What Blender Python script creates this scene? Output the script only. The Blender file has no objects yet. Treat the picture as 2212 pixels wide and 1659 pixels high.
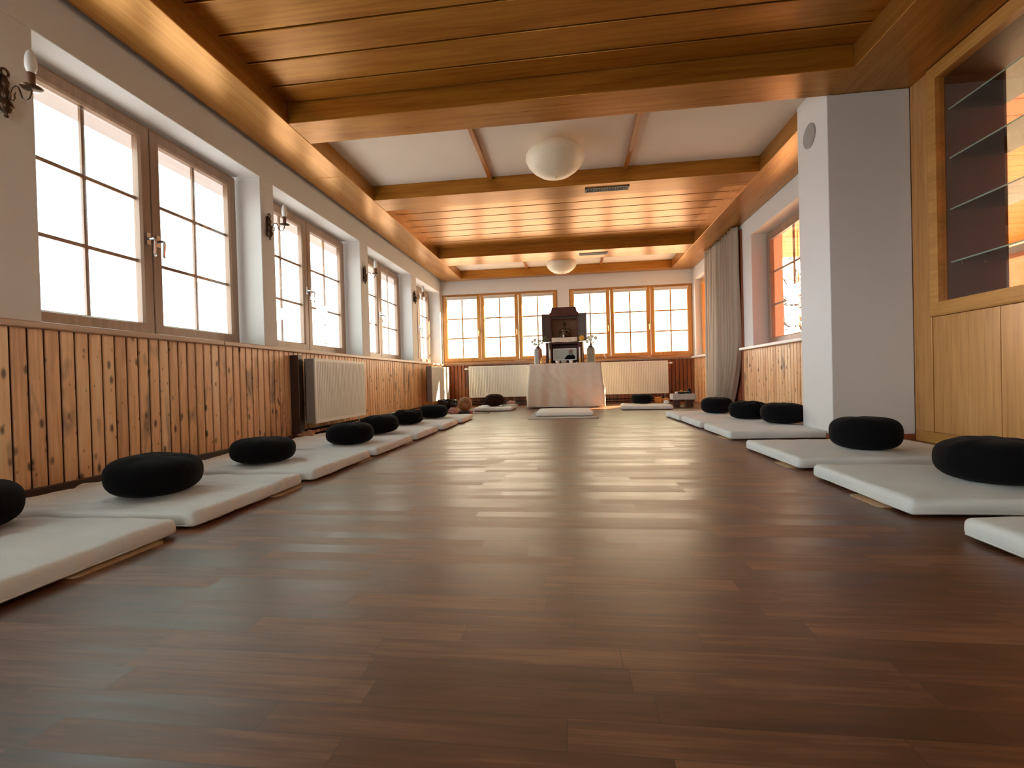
import bpy, bmesh, math, random
from mathutils import Vector, Matrix, noise
R = math.radians
PI = math.pi
sc = bpy.context.scene
col = sc.collection

# ------------------------------------------------------------------ camera
F_PX, YAW, PITCH, ROLL = 1029.4151, 0.1239430, -0.0100805, 0.0265695
fw = Vector((-math.sin(YAW)*math.cos(PITCH), math.cos(YAW)*math.cos(PITCH), math.sin(PITCH)))
rt = fw.cross(Vector((0, 0, 1))).normalized()
up = rt.cross(fw)
rt, up = math.cos(ROLL)*rt - math.sin(ROLL)*up, math.sin(ROLL)*rt + math.cos(ROLL)*up
cd = bpy.data.cameras.new('camera')
cam = bpy.data.objects.new('camera', cd)
col.objects.link(cam)
cd.sensor_fit = 'HORIZONTAL'
cd.sensor_width = 36
cd.lens = 36*F_PX/2212
cd.clip_start = 0.02
M = Matrix((rt, up, -fw)).transposed().to_4x4()
M.translation = Vector((0, 0, 0.52))
cam.matrix_world = M
sc.camera = cam

# ------------------------------------------------------------------ sky, sun, exposure
sc.view_settings.view_transform = 'Standard'
sc.view_settings.look = 'None'
sc.view_settings.gamma = 1
sc.view_settings.use_curve_mapping = False
sc.view_settings.exposure = 1.2
SKY_LOW, SKY_HIGH, GROUND = 3.8, 1.9, 2.3
w = bpy.data.worlds.new('world')
sc.world = w
w.use_nodes = True
wt = w.node_tree
for n in list(wt.nodes): wt.nodes.remove(n)
wo = wt.nodes.new('ShaderNodeOutputWorld')
wb = wt.nodes.new('ShaderNodeBackground')
wc = wt.nodes.new('ShaderNodeTexCoord')
ws = wt.nodes.new('ShaderNodeSeparateXYZ')
wr = wt.nodes.new('ShaderNodeValToRGB')
wt.links.new(wc.outputs['Generated'], ws.inputs[0])
wm = wt.nodes.new('ShaderNodeMath'); wm.operation = 'MULTIPLY_ADD'
wm.inputs[1].default_value = 0.5; wm.inputs[2].default_value = 0.5
wt.links.new(ws.outputs['Z'], wm.inputs[0])
wt.links.new(wm.outputs[0], wr.inputs[0])
cr = wr.color_ramp
def stop(p, c, k):
    e = cr.elements.new(p); e.color = (c[0]*k, c[1]*k, c[2]*k, 1)
cr.elements[0].position = 0; cr.elements[0].color = (0.95*GROUND, 0.88*GROUND, 0.78*GROUND, 1)
cr.elements[1].position = 1; cr.elements[1].color = (0.74*SKY_HIGH, 0.95*SKY_HIGH, 0.98*SKY_HIGH, 1)
stop(0.485, (1.0, 0.93, 0.82), GROUND)
stop(0.51, (1.0, 0.97, .93), SKY_LOW)
stop(0.60, (0.98, 0.98, .92), SKY_LOW)
stop(0.675, (0.78, .98, 0.82), SKY_HIGH)
# the sky is warmer and brighter on the side the sun stands
wd = wt.nodes.new('ShaderNodeVectorMath'); wd.operation = 'DOT_PRODUCT'
wd.inputs[1].default_value = (0.50, 0.86, 0.10)
wt.links.new(wc.outputs['Generated'], wd.inputs[0])
wq = wt.nodes.new('ShaderNodeMapRange'); wq.interpolation_type = 'SMOOTHSTEP'
for i_, q_ in ((1, .15), (2, .95), (3, 0), (4, 1)): wq.inputs[i_].default_value = q_
wt.links.new(wd.outputs['Value'], wq.inputs[0])
wx = wt.nodes.new('ShaderNodeMix'); wx.data_type = 'RGBA'; wx.blend_type = 'MULTIPLY'
wt.links.new(wq.outputs[0], wx.inputs[0]); wt.links.new(wr.outputs[0], wx.inputs[6])
wx.inputs[7].default_value = (1.42, 1.12, .80, 1)
# and a little cooler away from it, beyond the left-hand windows
wn_ = wt.nodes.new('ShaderNodeMapRange'); wn_.interpolation_type = 'SMOOTHSTEP'
for i_, q_ in ((1, .1), (2, -.8), (3, 0), (4, 1)): wn_.inputs[i_].default_value = q_
wt.links.new(ws.outputs['X'], wn_.inputs[0])
wy = wt.nodes.new('ShaderNodeMix'); wy.data_type = 'RGBA'; wy.blend_type = 'MULTIPLY'
wt.links.new(wn_.outputs[0], wy.inputs[0]); wt.links.new(wx.outputs[2], wy.inputs[6])
wy.inputs[7].default_value = (.93, 1.0, 1.12, 1)
wt.links.new(wy.outputs[2], wb.inputs[0])
wb.inputs[1].default_value = 1.0
wt.links.new(wb.outputs[0], wo.inputs[0])
sd = bpy.data.lights.new('sun', 'SUN')
sd.energy = 26
sd.angle = R(0.6)
sd.color = (1.0, 0.80, 0.52)
sun = bpy.data.objects.new('sun', sd)
col.objects.link(sun)
sun.rotation_euler = Vector((-1, -0.44, -0.6)).to_track_quat('-Z', 'Y').to_euler()
sc.cycles.max_bounces = 10
sc.cycles.diffuse_bounces = 6
sc.cycles.glossy_bounces = 4
sc.cycles.transparent_max_bounces = 16
sc.cycles.sample_clamp_indirect = 8
sc.cycles.use_denoising = True
sc.cycles.caustics_reflective = False
sc.cycles.caustics_refractive = False

# ------------------------------------------------------------------ room measures
XL, XR = -2.63, 2.38            # side walls
YF, YB = 9.60, -2.3             # far wall, wall behind the camera
ZS = 0.866                      # sill top
ZB, ZC = 2.56, 2.72             # underside of beams, coffer ceiling
XI, XRI = -2.145, 1.95          # inner edges of the side soffits
WH = 2.33                       # window head

# ------------------------------------------------------------------ materials
class NT:
    def __init__(s, name, rough=0.5, spec=0.5, metal=0):
        s.m = bpy.data.materials.new(name); s.m.use_nodes = True
        s.t = s.m.node_tree; s.b = s.t.nodes['Principled BSDF']
        s.b.inputs['Roughness'].default_value = rough
        s.b.inputs['Specular IOR Level'].default_value = spec
        s.b.inputs['Metallic'].default_value = metal
    def n(s, ty, **kw):
        x = s.t.nodes.new(ty)
        for k, v in kw.items(): setattr(x, k, v)
        return x
    def l(s, a, b): s.t.links.new(a, b)
    def math(s, op, a, b=None, c=None):
        x = s.n('ShaderNodeMath', operation=op)
        for i, v in enumerate((a, b, c)):
            if v is None: continue
            if isinstance(v, (int, float)): x.inputs[i].default_value = v
            else: s.l(v, x.inputs[i])
        return x.outputs[0]
    def pos(s, obj=False):
        if obj: return s.n('ShaderNodeTexCoord').outputs['Object']
        return s.n('ShaderNodeNewGeometry').outputs['Position']
    def mapping(s, v, scale=(1, 1, 1), loc=(0, 0, 0)):
        x = s.n('ShaderNodeMapping'); s.l(v, x.inputs[0])
        x.inputs['Scale'].default_value = scale; x.inputs['Location'].default_value = loc
        return x.outputs[0]
    def noise(s, v, scale, detail=3, rough=.5, dist=0):
        x = s.n('ShaderNodeTexNoise'); s.l(v, x.inputs['Vector'])
        x.inputs['Scale'].default_value = scale; x.inputs['Detail'].default_value = detail
        x.inputs['Roughness'].default_value = rough; x.inputs['Distortion'].default_value = dist
        return x.outputs['Fac']
    def ramp(s, f, stops):
        x = s.n('ShaderNodeValToRGB'); s.l(f, x.inputs[0]); e = x.color_ramp.elements
        e[0].position, e[0].color = stops[0][0], (*stops[0][1], 1)
        e[1].position, e[1].color = stops[-1][0], (*stops[-1][1], 1)
        for p, c in stops[1:-1]:
            k = e.new(p); k.color = (*c, 1)
        return x.outputs[0]
    def mix(s, f, a, b, mode='MIX'):
        x = s.n('ShaderNodeMix', data_type='RGBA', blend_type=mode)
        for i, v in ((0, f), (6, a), (7, b)):
            if isinstance(v, (int, float)): x.inputs[i].default_value = v
            elif isinstance(v, tuple): x.inputs[i].default_value = (*v, 1)
            else: s.l(v, x.inputs[i])
        return x.outputs[2]
    def color(s, c):
        if isinstance(c, tuple): s.b.inputs['Base Color'].default_value = (*c, 1)
        else: s.l(c, s.b.inputs['Base Color'])
    def bump(s, h, strength=.2, dist=.01):
        x = s.n('ShaderNodeBump'); s.l(h, x.inputs['Height'])
        x.inputs['Strength'].default_value = strength; x.inputs['Distance'].default_value = dist
        s.l(x.outputs[0], s.b.inputs['Normal'])

def plain(name, c, rough=.5, spec=.5, metal=0, var=.06, scale=30, obj=True, bump=0):
    t = NT(name, rough, spec, metal)
    f = t.noise(t.pos(obj), scale, 4)
    t.color(t.mix(f, tuple(max(0, x*(1-var)) for x in c), tuple(min(1, x*(1+var)) for x in c)))
    if bump: t.bump(f, bump, .004)
    return t.m

def wood(name, light, dark, axis='Y', rough=.35, fine=42, obj=False, coat=0.0, var=.5, seed=0, ring=True, metal=0):
    t = NT(name, rough, .5, metal)
    s = [fine, fine, fine]; s['XYZ'.index(axis)] = fine/28
    p = t.pos(obj)
    g = t.noise(t.mapping(p, tuple(s), (seed, seed*2, seed)), 1, 5, .6, .4)
    s2 = [7, 7, 7]; s2['XYZ'.index(axis)] = .8
    g2 = t.noise(t.mapping(p, tuple(s2), (seed+3, seed, 1)), 1, 2, .5, 1.0)
    h = t.math('ADD', t.math('MULTIPLY', g, .6), t.math('MULTIPLY', g2, .4))
    if ring:
        h2 = t.math('PINGPONG', t.math('MULTIPLY', g2, 9.0), .5)
        h = t.math('ADD', h, t.math('MULTIPLY', t.math('SUBTRACT', h2, .25), .10))
    t.color(t.ramp(h, [(.5-var*.4, dark), (.5+var*.3, light)]))
    t.l(t.math('MULTIPLY_ADD', g, .18, rough-.09), t.b.inputs['Roughness'])
    if coat:
        t.b.inputs['Coat Weight'].default_value = coat
        t.b.inputs['Coat Roughness'].default_value = .22
    t.bump(g, .06, .003)
    return t.m

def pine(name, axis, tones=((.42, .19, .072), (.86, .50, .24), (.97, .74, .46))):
    """knotty pine boards, 74.5 mm wide along the given wall axis, standing upright"""
    t = NT(name, .38, .5)
    p = t.pos()
    sp = t.n('ShaderNodeSeparateXYZ'); t.l(p, sp.inputs[0])
    along = sp.outputs['XYZ'.index(axis)]
    k = t.math('FLOOR', t.math('DIVIDE', along, .0745))
    wn = t.n('ShaderNodeTexWhiteNoise', noise_dimensions='1D'); t.l(k, wn.inputs['W'])
    rnd = wn.outputs['Value']
    cv = t.n('ShaderNodeCombineXYZ')
    t.l(along, cv.inputs[0]); t.l(t.math('MULTIPLY', rnd, 37.0), cv.inputs[1])
    t.l(t.math('ADD', sp.outputs[2], t.math('MULTIPLY', rnd, 11.0)), cv.inputs[2])
    v = cv.outputs[0]
    g = t.noise(t.mapping(v, (60, 1, 3)), 1, 4, .6, .5)
    g2 = t.noise(t.mapping(v, (14, 1, 2.2)), 1, 2, .5, .6)
    h = t.math('ADD', t.math('MULTIPLY', g, .4), t.math('MULTIPLY', g2, .35))
    h = t.math('ADD', h, t.math('MULTIPLY', rnd, .25))
    c = t.ramp(h, [(.25, tones[0]), (.5, tones[1]), (.75, tones[2])])
    vo = t.n('ShaderNodeTexVoronoi'); t.l(t.mapping(v, (15, 1, 6.5)), vo.inputs['Vector'])
    vo.inputs['Scale'].default_value = 1
    d = t.math('ADD', vo.outputs['Distance'], t.math('MULTIPLY', g, .12))
    kf = t.n('ShaderNodeMapRange'); t.l(d, kf.inputs[0])
    for i, q in ((1, .16), (2, .27), (3, 1), (4, 0)): kf.inputs[i].default_value = q
    c = t.mix(t.math('MULTIPLY', kf.outputs[0], .85), c, (.05, .014, .005))
    vo2 = t.n('ShaderNodeTexVoronoi'); t.l(t.mapping(v, (24, 1, 13), (3, 0, 5)), vo2.inputs['Vector'])
    vo2.inputs['Scale'].default_value = 1
    k2 = t.n('ShaderNodeMapRange'); t.l(t.math('ADD', vo2.outputs['Distance'], t.math('MULTIPLY', g2, .35)), k2.inputs[0])
    for i, q in ((1, .20), (2, .34), (3, 1), (4, 0)): k2.inputs[i].default_value = q
    c = t.mix(t.math('MULTIPLY', k2.outputs[0], .7), c, (.12, .042, .018))
    # bluish stain on some boards
    st = t.noise(t.mapping(v, (5, 1, 1.7), (7, 3, 1)), 1, 3, .6, .3)
    sf = t.n('ShaderNodeMapRange'); t.l(st, sf.inputs[0])
    for i, q in ((1, .58), (2, .70), (3, 0), (4, .75)): sf.inputs[i].default_value = q
    c = t.mix(sf.outputs[0], c, (.06, .045, .042))
    t.color(c)
    t.bump(g, .1, .002)
    return t.m

def floor_mat():
    t = NT('walnut_parquet', .4, .75)
    p = t.pos()
    sp = t.n('ShaderNodeSeparateXYZ'); t.l(p, sp.inputs[0])
    ry = t.math('DIVIDE', sp.outputs[1], .066)
    row = t.math('FLOOR', ry)
    w1 = t.n('ShaderNodeTexWhiteNoise', noise_dimensions='1D'); t.l(row, w1.inputs['W'])
    rx = t.math('ADD', t.math('DIVIDE', sp.outputs[0], .47), t.math('MULTIPLY', w1.outputs['Value'], 7.3))
    cell = t.math('FLOOR', rx)
    cv = t.n('ShaderNodeCombineXYZ'); t.l(cell, cv.inputs[0]); t.l(row, cv.inputs[1])
    w2 = t.n('ShaderNodeTexWhiteNoise', noise_dimensions='2D'); t.l(cv.outputs[0], w2.inputs['Vector'])
    rnd = w2.outputs['Value']
    gv = t.n('ShaderNodeCombineXYZ')
    t.l(t.math('ADD', sp.outputs[0], t.math('MULTIPLY', rnd, 31.0)), gv.inputs[0])
    t.l(sp.outputs[1], gv.inputs[1]); t.l(t.math('MULTIPLY', rnd, 17.0), gv.inputs[2])
    g = t.noise(t.mapping(gv.outputs[0], (3.0, 75, 1)), 1, 5, .65, .7)
    g2 = t.noise(t.mapping(gv.outputs[0], (2.4, 16, 1)), 1, 3, .5, 1.6)
    h = t.math('ADD', t.math('MULTIPLY', g, .42), t.math('MULTIPLY', g2, .34))
    h = t.math('ADD', h, t.math('MULTIPLY', rnd, .24))
    c = t.ramp(h, [(.26, (.045, .011, .004)), (.5, (.145, .046, .015)), (.76, (.37, .165, .075))])
    # fine seams
    fy = t.math('FRACT', ry); fx = t.math('FRACT', rx)
    ey = t.math('MINIMUM', fy, t.math('SUBTRACT', 1.0, fy))
    ex = t.math('MULTIPLY', t.math('MINIMUM', fx, t.math('SUBTRACT', 1.0, fx)), 7.1)
    e = t.math('MINIMUM', ey, ex)
    s = t.math('LESS_THAN', e, .014)
    c = t.mix(t.math('MULTIPLY', s, .55), c, (.03, .012, .008))
    t.color(c)
    t.l(t.math('ADD', t.math('MULTIPLY_ADD', g, .20, .25), t.math('MULTIPLY', rnd, .12)), t.b.inputs['Roughness'])
    hb = t.math('SUBTRACT', t.math('MULTIPLY', g, .25), t.math('MULTIPLY', s, .6))
    lw = t.noise(t.mapping(p, (1.5, 9, 1)), 1, 2)
    t.bump(t.math('ADD', hb, t.math('MULTIPLY', lw, .5)), .16, .0015)
    return t.m

def plaster(name, c, bump=.35):
    t = NT(name, .9, .2)
    p = t.pos()
    f = t.noise(p, 3, 2); g = t.noise(p, 220, 3)
    t.color(t.mix(f, tuple(x*.97 for x in c), c))
    t.bump(g, bump, .0025)
    return t.m

def cloth(name, c, weave=450, rough=.95, var=.06, bump=.3, sheen=0.0, big=2.5, obj=True, spec=.1, crease=0):
    t = NT(name, rough, spec)
    p = t.pos(obj)
    f = t.noise(p, big, 3); g = t.noise(p, weave, 2)
    t.color(t.mix(f, tuple(x*(1-var) for x in c), tuple(min(1, x*(1+var)) for x in c)))
    t.b.inputs['Sheen Weight'].default_value = sheen
    if crease:
        q = t.noise(t.mapping(p, (1.0, 2.2, 1.5)), crease, 3, .55, 1.6)
        r_ = t.math('ABSOLUTE', t.math('SUBTRACT', q, .5))
        t.bump(t.math('ADD', t.math('MULTIPLY', r_, 6.0), t.math('MULTIPLY', g, .25)), .16, .006)
    else: t.bump(g, bump, .001)
    return t.m

def glass_mat(name, tint=(1, 1, 1), k=1.0, rough=0.0):
    m = bpy.data.materials.new(name); m.use_nodes = True
    t = m.node_tree; t.nodes.remove(t.nodes['Principled BSDF'])
    o = t.nodes['Material Output']
    a = t.nodes.new('ShaderNodeBsdfTransparent'); a.inputs[0].default_value = (*tint, 1)
    b = t.nodes.new('ShaderNodeBsdfGlossy'); b.inputs['Roughness'].default_value = rough
    f = t.nodes.new('ShaderNodeFresnel'); f.inputs[0].default_value = 1.45
    mu = t.nodes.new('ShaderNodeMath'); mu.operation = 'MULTIPLY'; mu.inputs[1].default_value = k
    mx = t.nodes.new('ShaderNodeMixShader')
    t.links.new(f.outputs[0], mu.inputs[0]); t.links.new(mu.outputs[0], mx.inputs[0])
    t.links.new(a.outputs[0], mx.inputs[1]); t.links.new(b.outputs[0], mx.inputs[2])
    t.links.new(mx.outputs[0], o.inputs[0])
    return m

OAKL, OAKD = (.60, .30, .07), (.38, .155, .024)
m_oakx = wood('oak_boards_across', (.53, .245, .034), (.31, .105, .008), 'X', .31, metal=.46)
m_oaky = wood('oak_boards_along', OAKL, OAKD, 'Y', .31, metal=.65, seed=3)
m_oakp = wood('orange_oak_purlin', (.52, .20, .045), (.25, .08, .015), 'Y', .35)
m_oakv = wood('honey_oak_veneer', (.72, .385, .13), (.50, .235, .062), 'Z', .3, fine=50, seed=5, metal=.15)
m_oakvx = wood('honey_oak_trim', (.66, .34, .09), (.46, .21, .045), 'Y', .32, seed=6, metal=.15)
m_frame = wood('oak_window_frame', (.38, .25, .17), (.25, .15, .09), 'Z', .36, obj=True, seed=2, ring=False)
m_frameh = wood('oak_window_rail', (.38, .25, .17), (.25, .15, .09), 'X', .36, obj=True, seed=4, ring=False)
m_far = wood('window_frame_painted_glow', (.66, .33, .09), (.42, .18, .035), 'Z', .36, obj=True, seed=2, ring=False)  # oak frame colours with the far end's orange glow painted in
m_farh = wood('window_rail_painted_glow', (.66, .33, .09), (.42, .18, .035), 'X', .36, obj=True, seed=4, ring=False)  # matching rail, same warm light put into its colour
m_sill = wood('pale_brown_sill', (.60, .42, .30), (.38, .23, .14), 'Y', .33, ring=False)
m_sillx = wood('brown_sill_across', (.50, .26, .11), (.26, .11, .04), 'X', .33, ring=False)
m_pineY = pine('knotty_pine_side', 'Y')
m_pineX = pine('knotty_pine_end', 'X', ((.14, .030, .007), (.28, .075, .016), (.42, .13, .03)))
m_floor = floor_mat()
m_wall = plaster('white_plaster', (.765, .75, .72))
m_ceilw = plaster('white_ceiling_plaster', (.85, .74, .61), .15)
m_darkwood = wood('dark_red_wood', (.10, .032, .018), (.035, .010, .006), 'Z', .4, obj=True)
m_shrine = wood('shrine_red_brown_wood', (.11, .028, .016), (.045, .012, .008), 'Z', .55, obj=True)
m_shgrey = wood('shrine_weathered_door', (.12, .088, .075), (.055, .035, .028), 'Z', .55, obj=True)
m_darktrim = plain('dark_brown_trim', (.045, .022, .015), .4)
m_redtrim = wood('red_brown_door_wood', (.32, .09, .03), (.16, .035, .012), 'Z', .4)
m_glass = glass_mat('window_glass', (1, 1, 1), .3)
m_vglass = glass_mat('cabinet_glass', (.95, .96, .95), .22)
m_shelfg = glass_mat('green_edged_shelf_glass', (.72, .90, .80), 1.0)
m_mat = cloth('cream_cotton', (.86, .865, .85), 380, var=.06, bump=.5, big=6, crease=4.5)
m_mat2 = cloth('grey_cream_cotton', (.80, .79, .76), 380, var=.05, bump=.5, big=6)
m_black = cloth('black_cotton', (.0055, .005, .006), 500, var=.3, bump=.4, sheen=0.02)
m_brownz = cloth('dark_brown_cotton', (.028, .011, .008), 500, var=.2, bump=.4)
m_cloth = cloth('off_white_tablecloth', (.84, .75, .62), 300, var=.05, bump=.35, big=9)
m_rug = cloth('grey_white_rug', (.50, .47, .43), 260, var=.12, bump=.8, big=30)
m_curtain = cloth('grey_beige_curtain', (.52, .44, .35), 300, var=.06, bump=.3)
m_rad = plain('white_radiator_enamel', (.80, .79, .72), .38, .5, var=.02)
m_radgrille = plain('radiator_grille_grey', (.26, .235, .215), .5)
m_chrome = plain('chrome', (.6, .6, .6), .2, metal=1)
m_brass = plain('brass', (.75, .55, .22), .25, metal=1)
m_bronze = plain('aged_bronze', (.10, .06, .035), .35, metal=.8)
m_bulb = plain('frosted_bulb', (.85, .85, .82), .25)
m_lamp = plain('alabaster_glass', (.93, .80, .60), .4, var=.10, scale=14)
m_pipe = plain('dark_pipe', (.02, .017, .016), .22)
m_vent = plain('vent_metal', (.16, .15, .13), .5)
m_dark = plain('vent_shadow', (.012, .010, .009), .8)
m_wax = plain('white_wax', (.85, .83, .78), .4)
m_statue = plain('dark_bronze_statue', (.13, .08, .035), .32, metal=.5, var=.3)
m_white = plain('white_china', (.82, .81, .79), .25)
m_greybowl = plain('grey_china', (.42, .43, .40), .35)
m_gold = plain('gilded_metal', (.80, .50, .18), .35, metal=.7)
m_leaf = plain('green_leaf', (.14, .19, .05), .5)
m_petal = plain('white_petal', (.86, .88, .78), .6)
m_yel = plain('yellow_petal', (.85, .48, .05), .6)
m_twig = plain('twig_brown', (.09, .055, .045), .7)
m_disc = plain('grey_painted_disc', (.34, .33, .31), .6)
m_glossblack = plain('glossy_black_metal', (.008, .008, .009), .12)
m_drum = wood('turned_tan_wood', (.42, .21, .075), (.25, .10, .03), 'X', .45, fine=30, obj=True)
m_drumrim = plain('pale_wood_rim', (.62, .42, .30), .45)
m_orange = cloth('orange_cloth', (.72, .30, .08), 300, var=.15)
m_tan = cloth('tan_cloth', (.46, .28, .19), 300, var=.15)
m_pink = cloth('pink_cloth', (.62, .36, .30), 300, var=.2)
m_maroon = cloth('maroon_cloth', (.10, .02, .02), 300)
m_photo = plain('photo_paper_grey', (.42, .47, .43), .35, var=.04)
m_skin = plain('photo_skin', (.30, .20, .16), .5)
m_beard = plain('photo_beard', (.22, .21, .20), .5)
m_board = wood('thin_plywood', (.62, .42, .24), (.42, .25, .12), 'X', .5)
m_shutter = bpy.data.materials.new('translucent_shutter_box'); m_shutter.use_nodes = True
_t = m_shutter.node_tree; _a = _t.nodes.new('ShaderNodeBsdfTranslucent'); _a.inputs[0].default_value = (.85, .76, .72, 1)
_x = _t.nodes.new('ShaderNodeMixShader'); _x.inputs[0].default_value = .55
_t.links.new(_t.nodes['Principled BSDF'].outputs[0], _x.inputs[1]); _t.links.new(_a.outputs[0], _x.inputs[2])
_t.links.new(_x.outputs[0], _t.nodes['Material Output'].inputs[0])
_t.nodes['Principled BSDF'].inputs['Base Color'].default_value = (.5, .46, .44, 1)
m_blind = cloth('pale_pleated_blind', (.74, .68, .60), 200)
m_silver = plain('grey_silver_picture', (.42, .42, .40), .4, var=.35, scale=16)
m_terra = plain('terracotta_panel', (.36, .11, .045), .4, var=.3, scale=14)
m_scene = plain('landscape_picture', (.30, .26, .19), .45, var=.5, scale=10)
m_porchwall = plaster('beige_outer_plaster', (.60, .50, .40))
m_porchroof = wood('orange_porch_boards', (.85, .25, .035), (.62, .15, .018), 'X', .45)
m_bark = plain('dark_bark', (.05, .035, .03), .9)
m_redtip = plain('red_tip', (.5, .05, .06), .5)

# ------------------------------------------------------------------ mesh helpers
def BM(): return bmesh.new()
def box(bm, x0, x1, y0, y1, z0, z1):
    v = [bm.verts.new((x, y, z)) for x in (x0, x1) for y in (y0, y1) for z in (z0, z1)]
    for f in ((0, 1, 3, 2), (4, 6, 7, 5), (0, 4, 5, 1), (2, 3, 7, 6), (0, 2, 6, 4), (1, 5, 7, 3)):
        bm.faces.new([v[i] for i in f])
    return v
def prism(bm, pts, a0, a1, axis='Y'):
    """polygon pts in the two other axes, extruded a0..a1 along axis"""
    def P(p, a):
        return {'X': (a, p[0], p[1]), 'Y': (p[0], a, p[1]), 'Z': (p[0], p[1], a)}[axis]
    A = [bm.verts.new(P(p, a0)) for p in pts]; B = [bm.verts.new(P(p, a1)) for p in pts]
    n = len(pts)
    bm.faces.new(A); bm.faces.new(B[::-1])
    for i in range(n): bm.faces.new((A[i], B[i], B[(i+1) % n], A[(i+1) % n]))
def lathe(bm, prof, c=(0, 0, 0), seg=32, axis='Z', sx=1, sy=1):
    rings = []
    for r, h in prof:
        ring = []
        for i in range(seg):
            a = 2*PI*i/seg
            x, y = r*math.cos(a)*sx, r*math.sin(a)*sy
            p = {'Z': (x, y, h), 'Y': (x, h, y), 'X': (h, x, y)}[axis]
            ring.append(bm.verts.new((c[0]+p[0], c[1]+p[1], c[2]+p[2])))
        rings.append(ring)
    for a, b in zip(rings, rings[1:]):
        for i in range(seg): bm.faces.new((a[i], a[(i+1) % seg], b[(i+1) % seg], b[i]))
    bm.faces.new(rings[0][::-1]); bm.faces.new(rings[-1])
def tube(bm, pts, r, seg=10, caps=True):
    pts = [Vector(p) for p in pts]
    rings = []
    n = len(pts)
    prev = None
    for i, p in enumerate(pts):
        d = (pts[min(i+1, n-1)] - pts[max(i-1, 0)]).normalized()
        if prev is None:
            a = d.cross(Vector((0, 0, 1)))
            if a.length < .1: a = d.cross(Vector((1, 0, 0)))
        else: a = prev - d*prev.dot(d)
        a.normalize(); prev = a
        b = d.cross(a)
        rr = r[i] if isinstance(r, (list, tuple)) else r
        rings.append([bm.verts.new(p + (a*math.cos(2*PI*k/seg) + b*math.sin(2*PI*k/seg))*rr) for k in range(seg)])
    for a, b in zip(rings, rings[1:]):
        for i in range(seg): bm.faces.new((a[i], a[(i+1) % seg], b[(i+1) % seg], b[i]))
    if caps: bm.faces.new(rings[0][::-1]); bm.faces.new(rings[-1])
def smooth_path(P, n=4):
    P = [Vector(p) for p in P]; out = []
    for i in range(len(P)-1):
        a, b, c, d = P[max(i-1, 0)], P[i], P[i+1], P[min(i+2, len(P)-1)]
        for k in range(n):
            t = k/n
            out.append(.5*((2*b) + (c-a)*t + (2*a-5*b+4*c-d)*t*t + (3*b-a-3*c+d)*t*t*t))
    return out + [P[-1]]
def ellipsoid(bm, c, r, seg=16, rot=None):
    res = bmesh.ops.create_uvsphere(bm, u_segments=seg, v_segments=max(6, seg//2), radius=1)
    m = Matrix.Diagonal((*r, 1))
    if rot: m = rot.to_4x4() @ m
    bmesh.ops.transform(bm, matrix=Matrix.Translation(c) @ m, verts=res['verts'])
def link(o, parent=None):
    col.objects.link(o)
    if parent: o.parent = parent
def obj(name, bm, m, parent=None, smooth=False, bevel=0, loc=None, seg=2, angle=35):
    bmesh.ops.recalc_face_normals(bm, faces=bm.faces[:])
    me = bpy.data.meshes.new(name); bm.to_mesh(me); bm.free()
    me.materials.append(m)
    if smooth:
        for p in me.polygons: p.use_smooth = True
    o = bpy.data.objects.new(name, me); link(o, parent)
    if loc: o.location = loc
    if bevel:
        b = o.modifiers.new('bevel', 'BEVEL'); b.width = bevel; b.segments = seg; b.limit_method = 'ANGLE'; b.angle_limit = R(angle)
    return o
def boxobj(name, b, m, parent=None, bevel=0, **k):
    bm = BM(); box(bm, *b); return obj(name, bm, m, parent, bevel=bevel, **k)
def empty(name, loc=(0, 0, 0), rz=0):
    o = bpy.data.objects.new(name, None); col.objects.link(o)
    o.location = loc; o.rotation_euler = (0, 0, rz); o.empty_display_size = .1
    return o
def tag(o, label, cat, group=None, kind=None):
    o['label'] = label; o['category'] = cat
    if group: o['group'] = group
    if kind: o['kind'] = kind
    return o
def struct(o, label=None):
    o['kind'] = 'structure'
    if label: o['label'] = label
    return o
def copy_tree(o, parent=None):
    c = o.copy(); col.objects.link(c); c.parent = parent
    for ch in list(o.children): copy_tree(ch, c)
    return c

# ------------------------------------------------------------------ shell
struct(boxobj('floor', (-3.0, 3.2, YB, YF+.2, -.12, 0), m_floor), 'dark brown strip parquet floor')
# left wall with six window openings
LW = [(-1.88, -.12), (.105, 1.865), (2.09, 3.845), (4.03, 5.81), (6.045, 7.775), (8.03, 9.50)]
bm = BM()
box(bm, XL-.32, XL, YB, YF+.2, -.1, ZS-.03)
box(bm, XL-.32, XL, YB, YF+.2, WH, 3.0)
ys = [YB] + [v for w_ in LW for v in w_] + [YF+.2]
for a, b in zip(ys[::2], ys[1::2]): box(bm, XL-.32, XL, a, b, ZS-.03, WH)
struct(obj('wall_left', bm, m_wall, bevel=.006), 'white plastered wall with a row of deep window reveals')
# far wall with two wide openings
W1, W2 = (-2.60, -.235), (.0, 2.365)
FZ0, FZ1 = .885, 2.285
bm = BM()
box(bm, XL-.3, XR+.3, YF, YF+.2, -.1, FZ0)
box(bm, XL-.3, XR+.3, YF, YF+.2, FZ1, 3.0)
for a, b in ((XL-.3, W1[0]), (W1[1], W2[0]), (W2[1], XR+.3)): box(bm, a, b, YF, YF+.2, FZ0, FZ1)
struct(obj('wall_far', bm, m_wall, bevel=.004), 'white end wall above the pine panelling')
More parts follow.
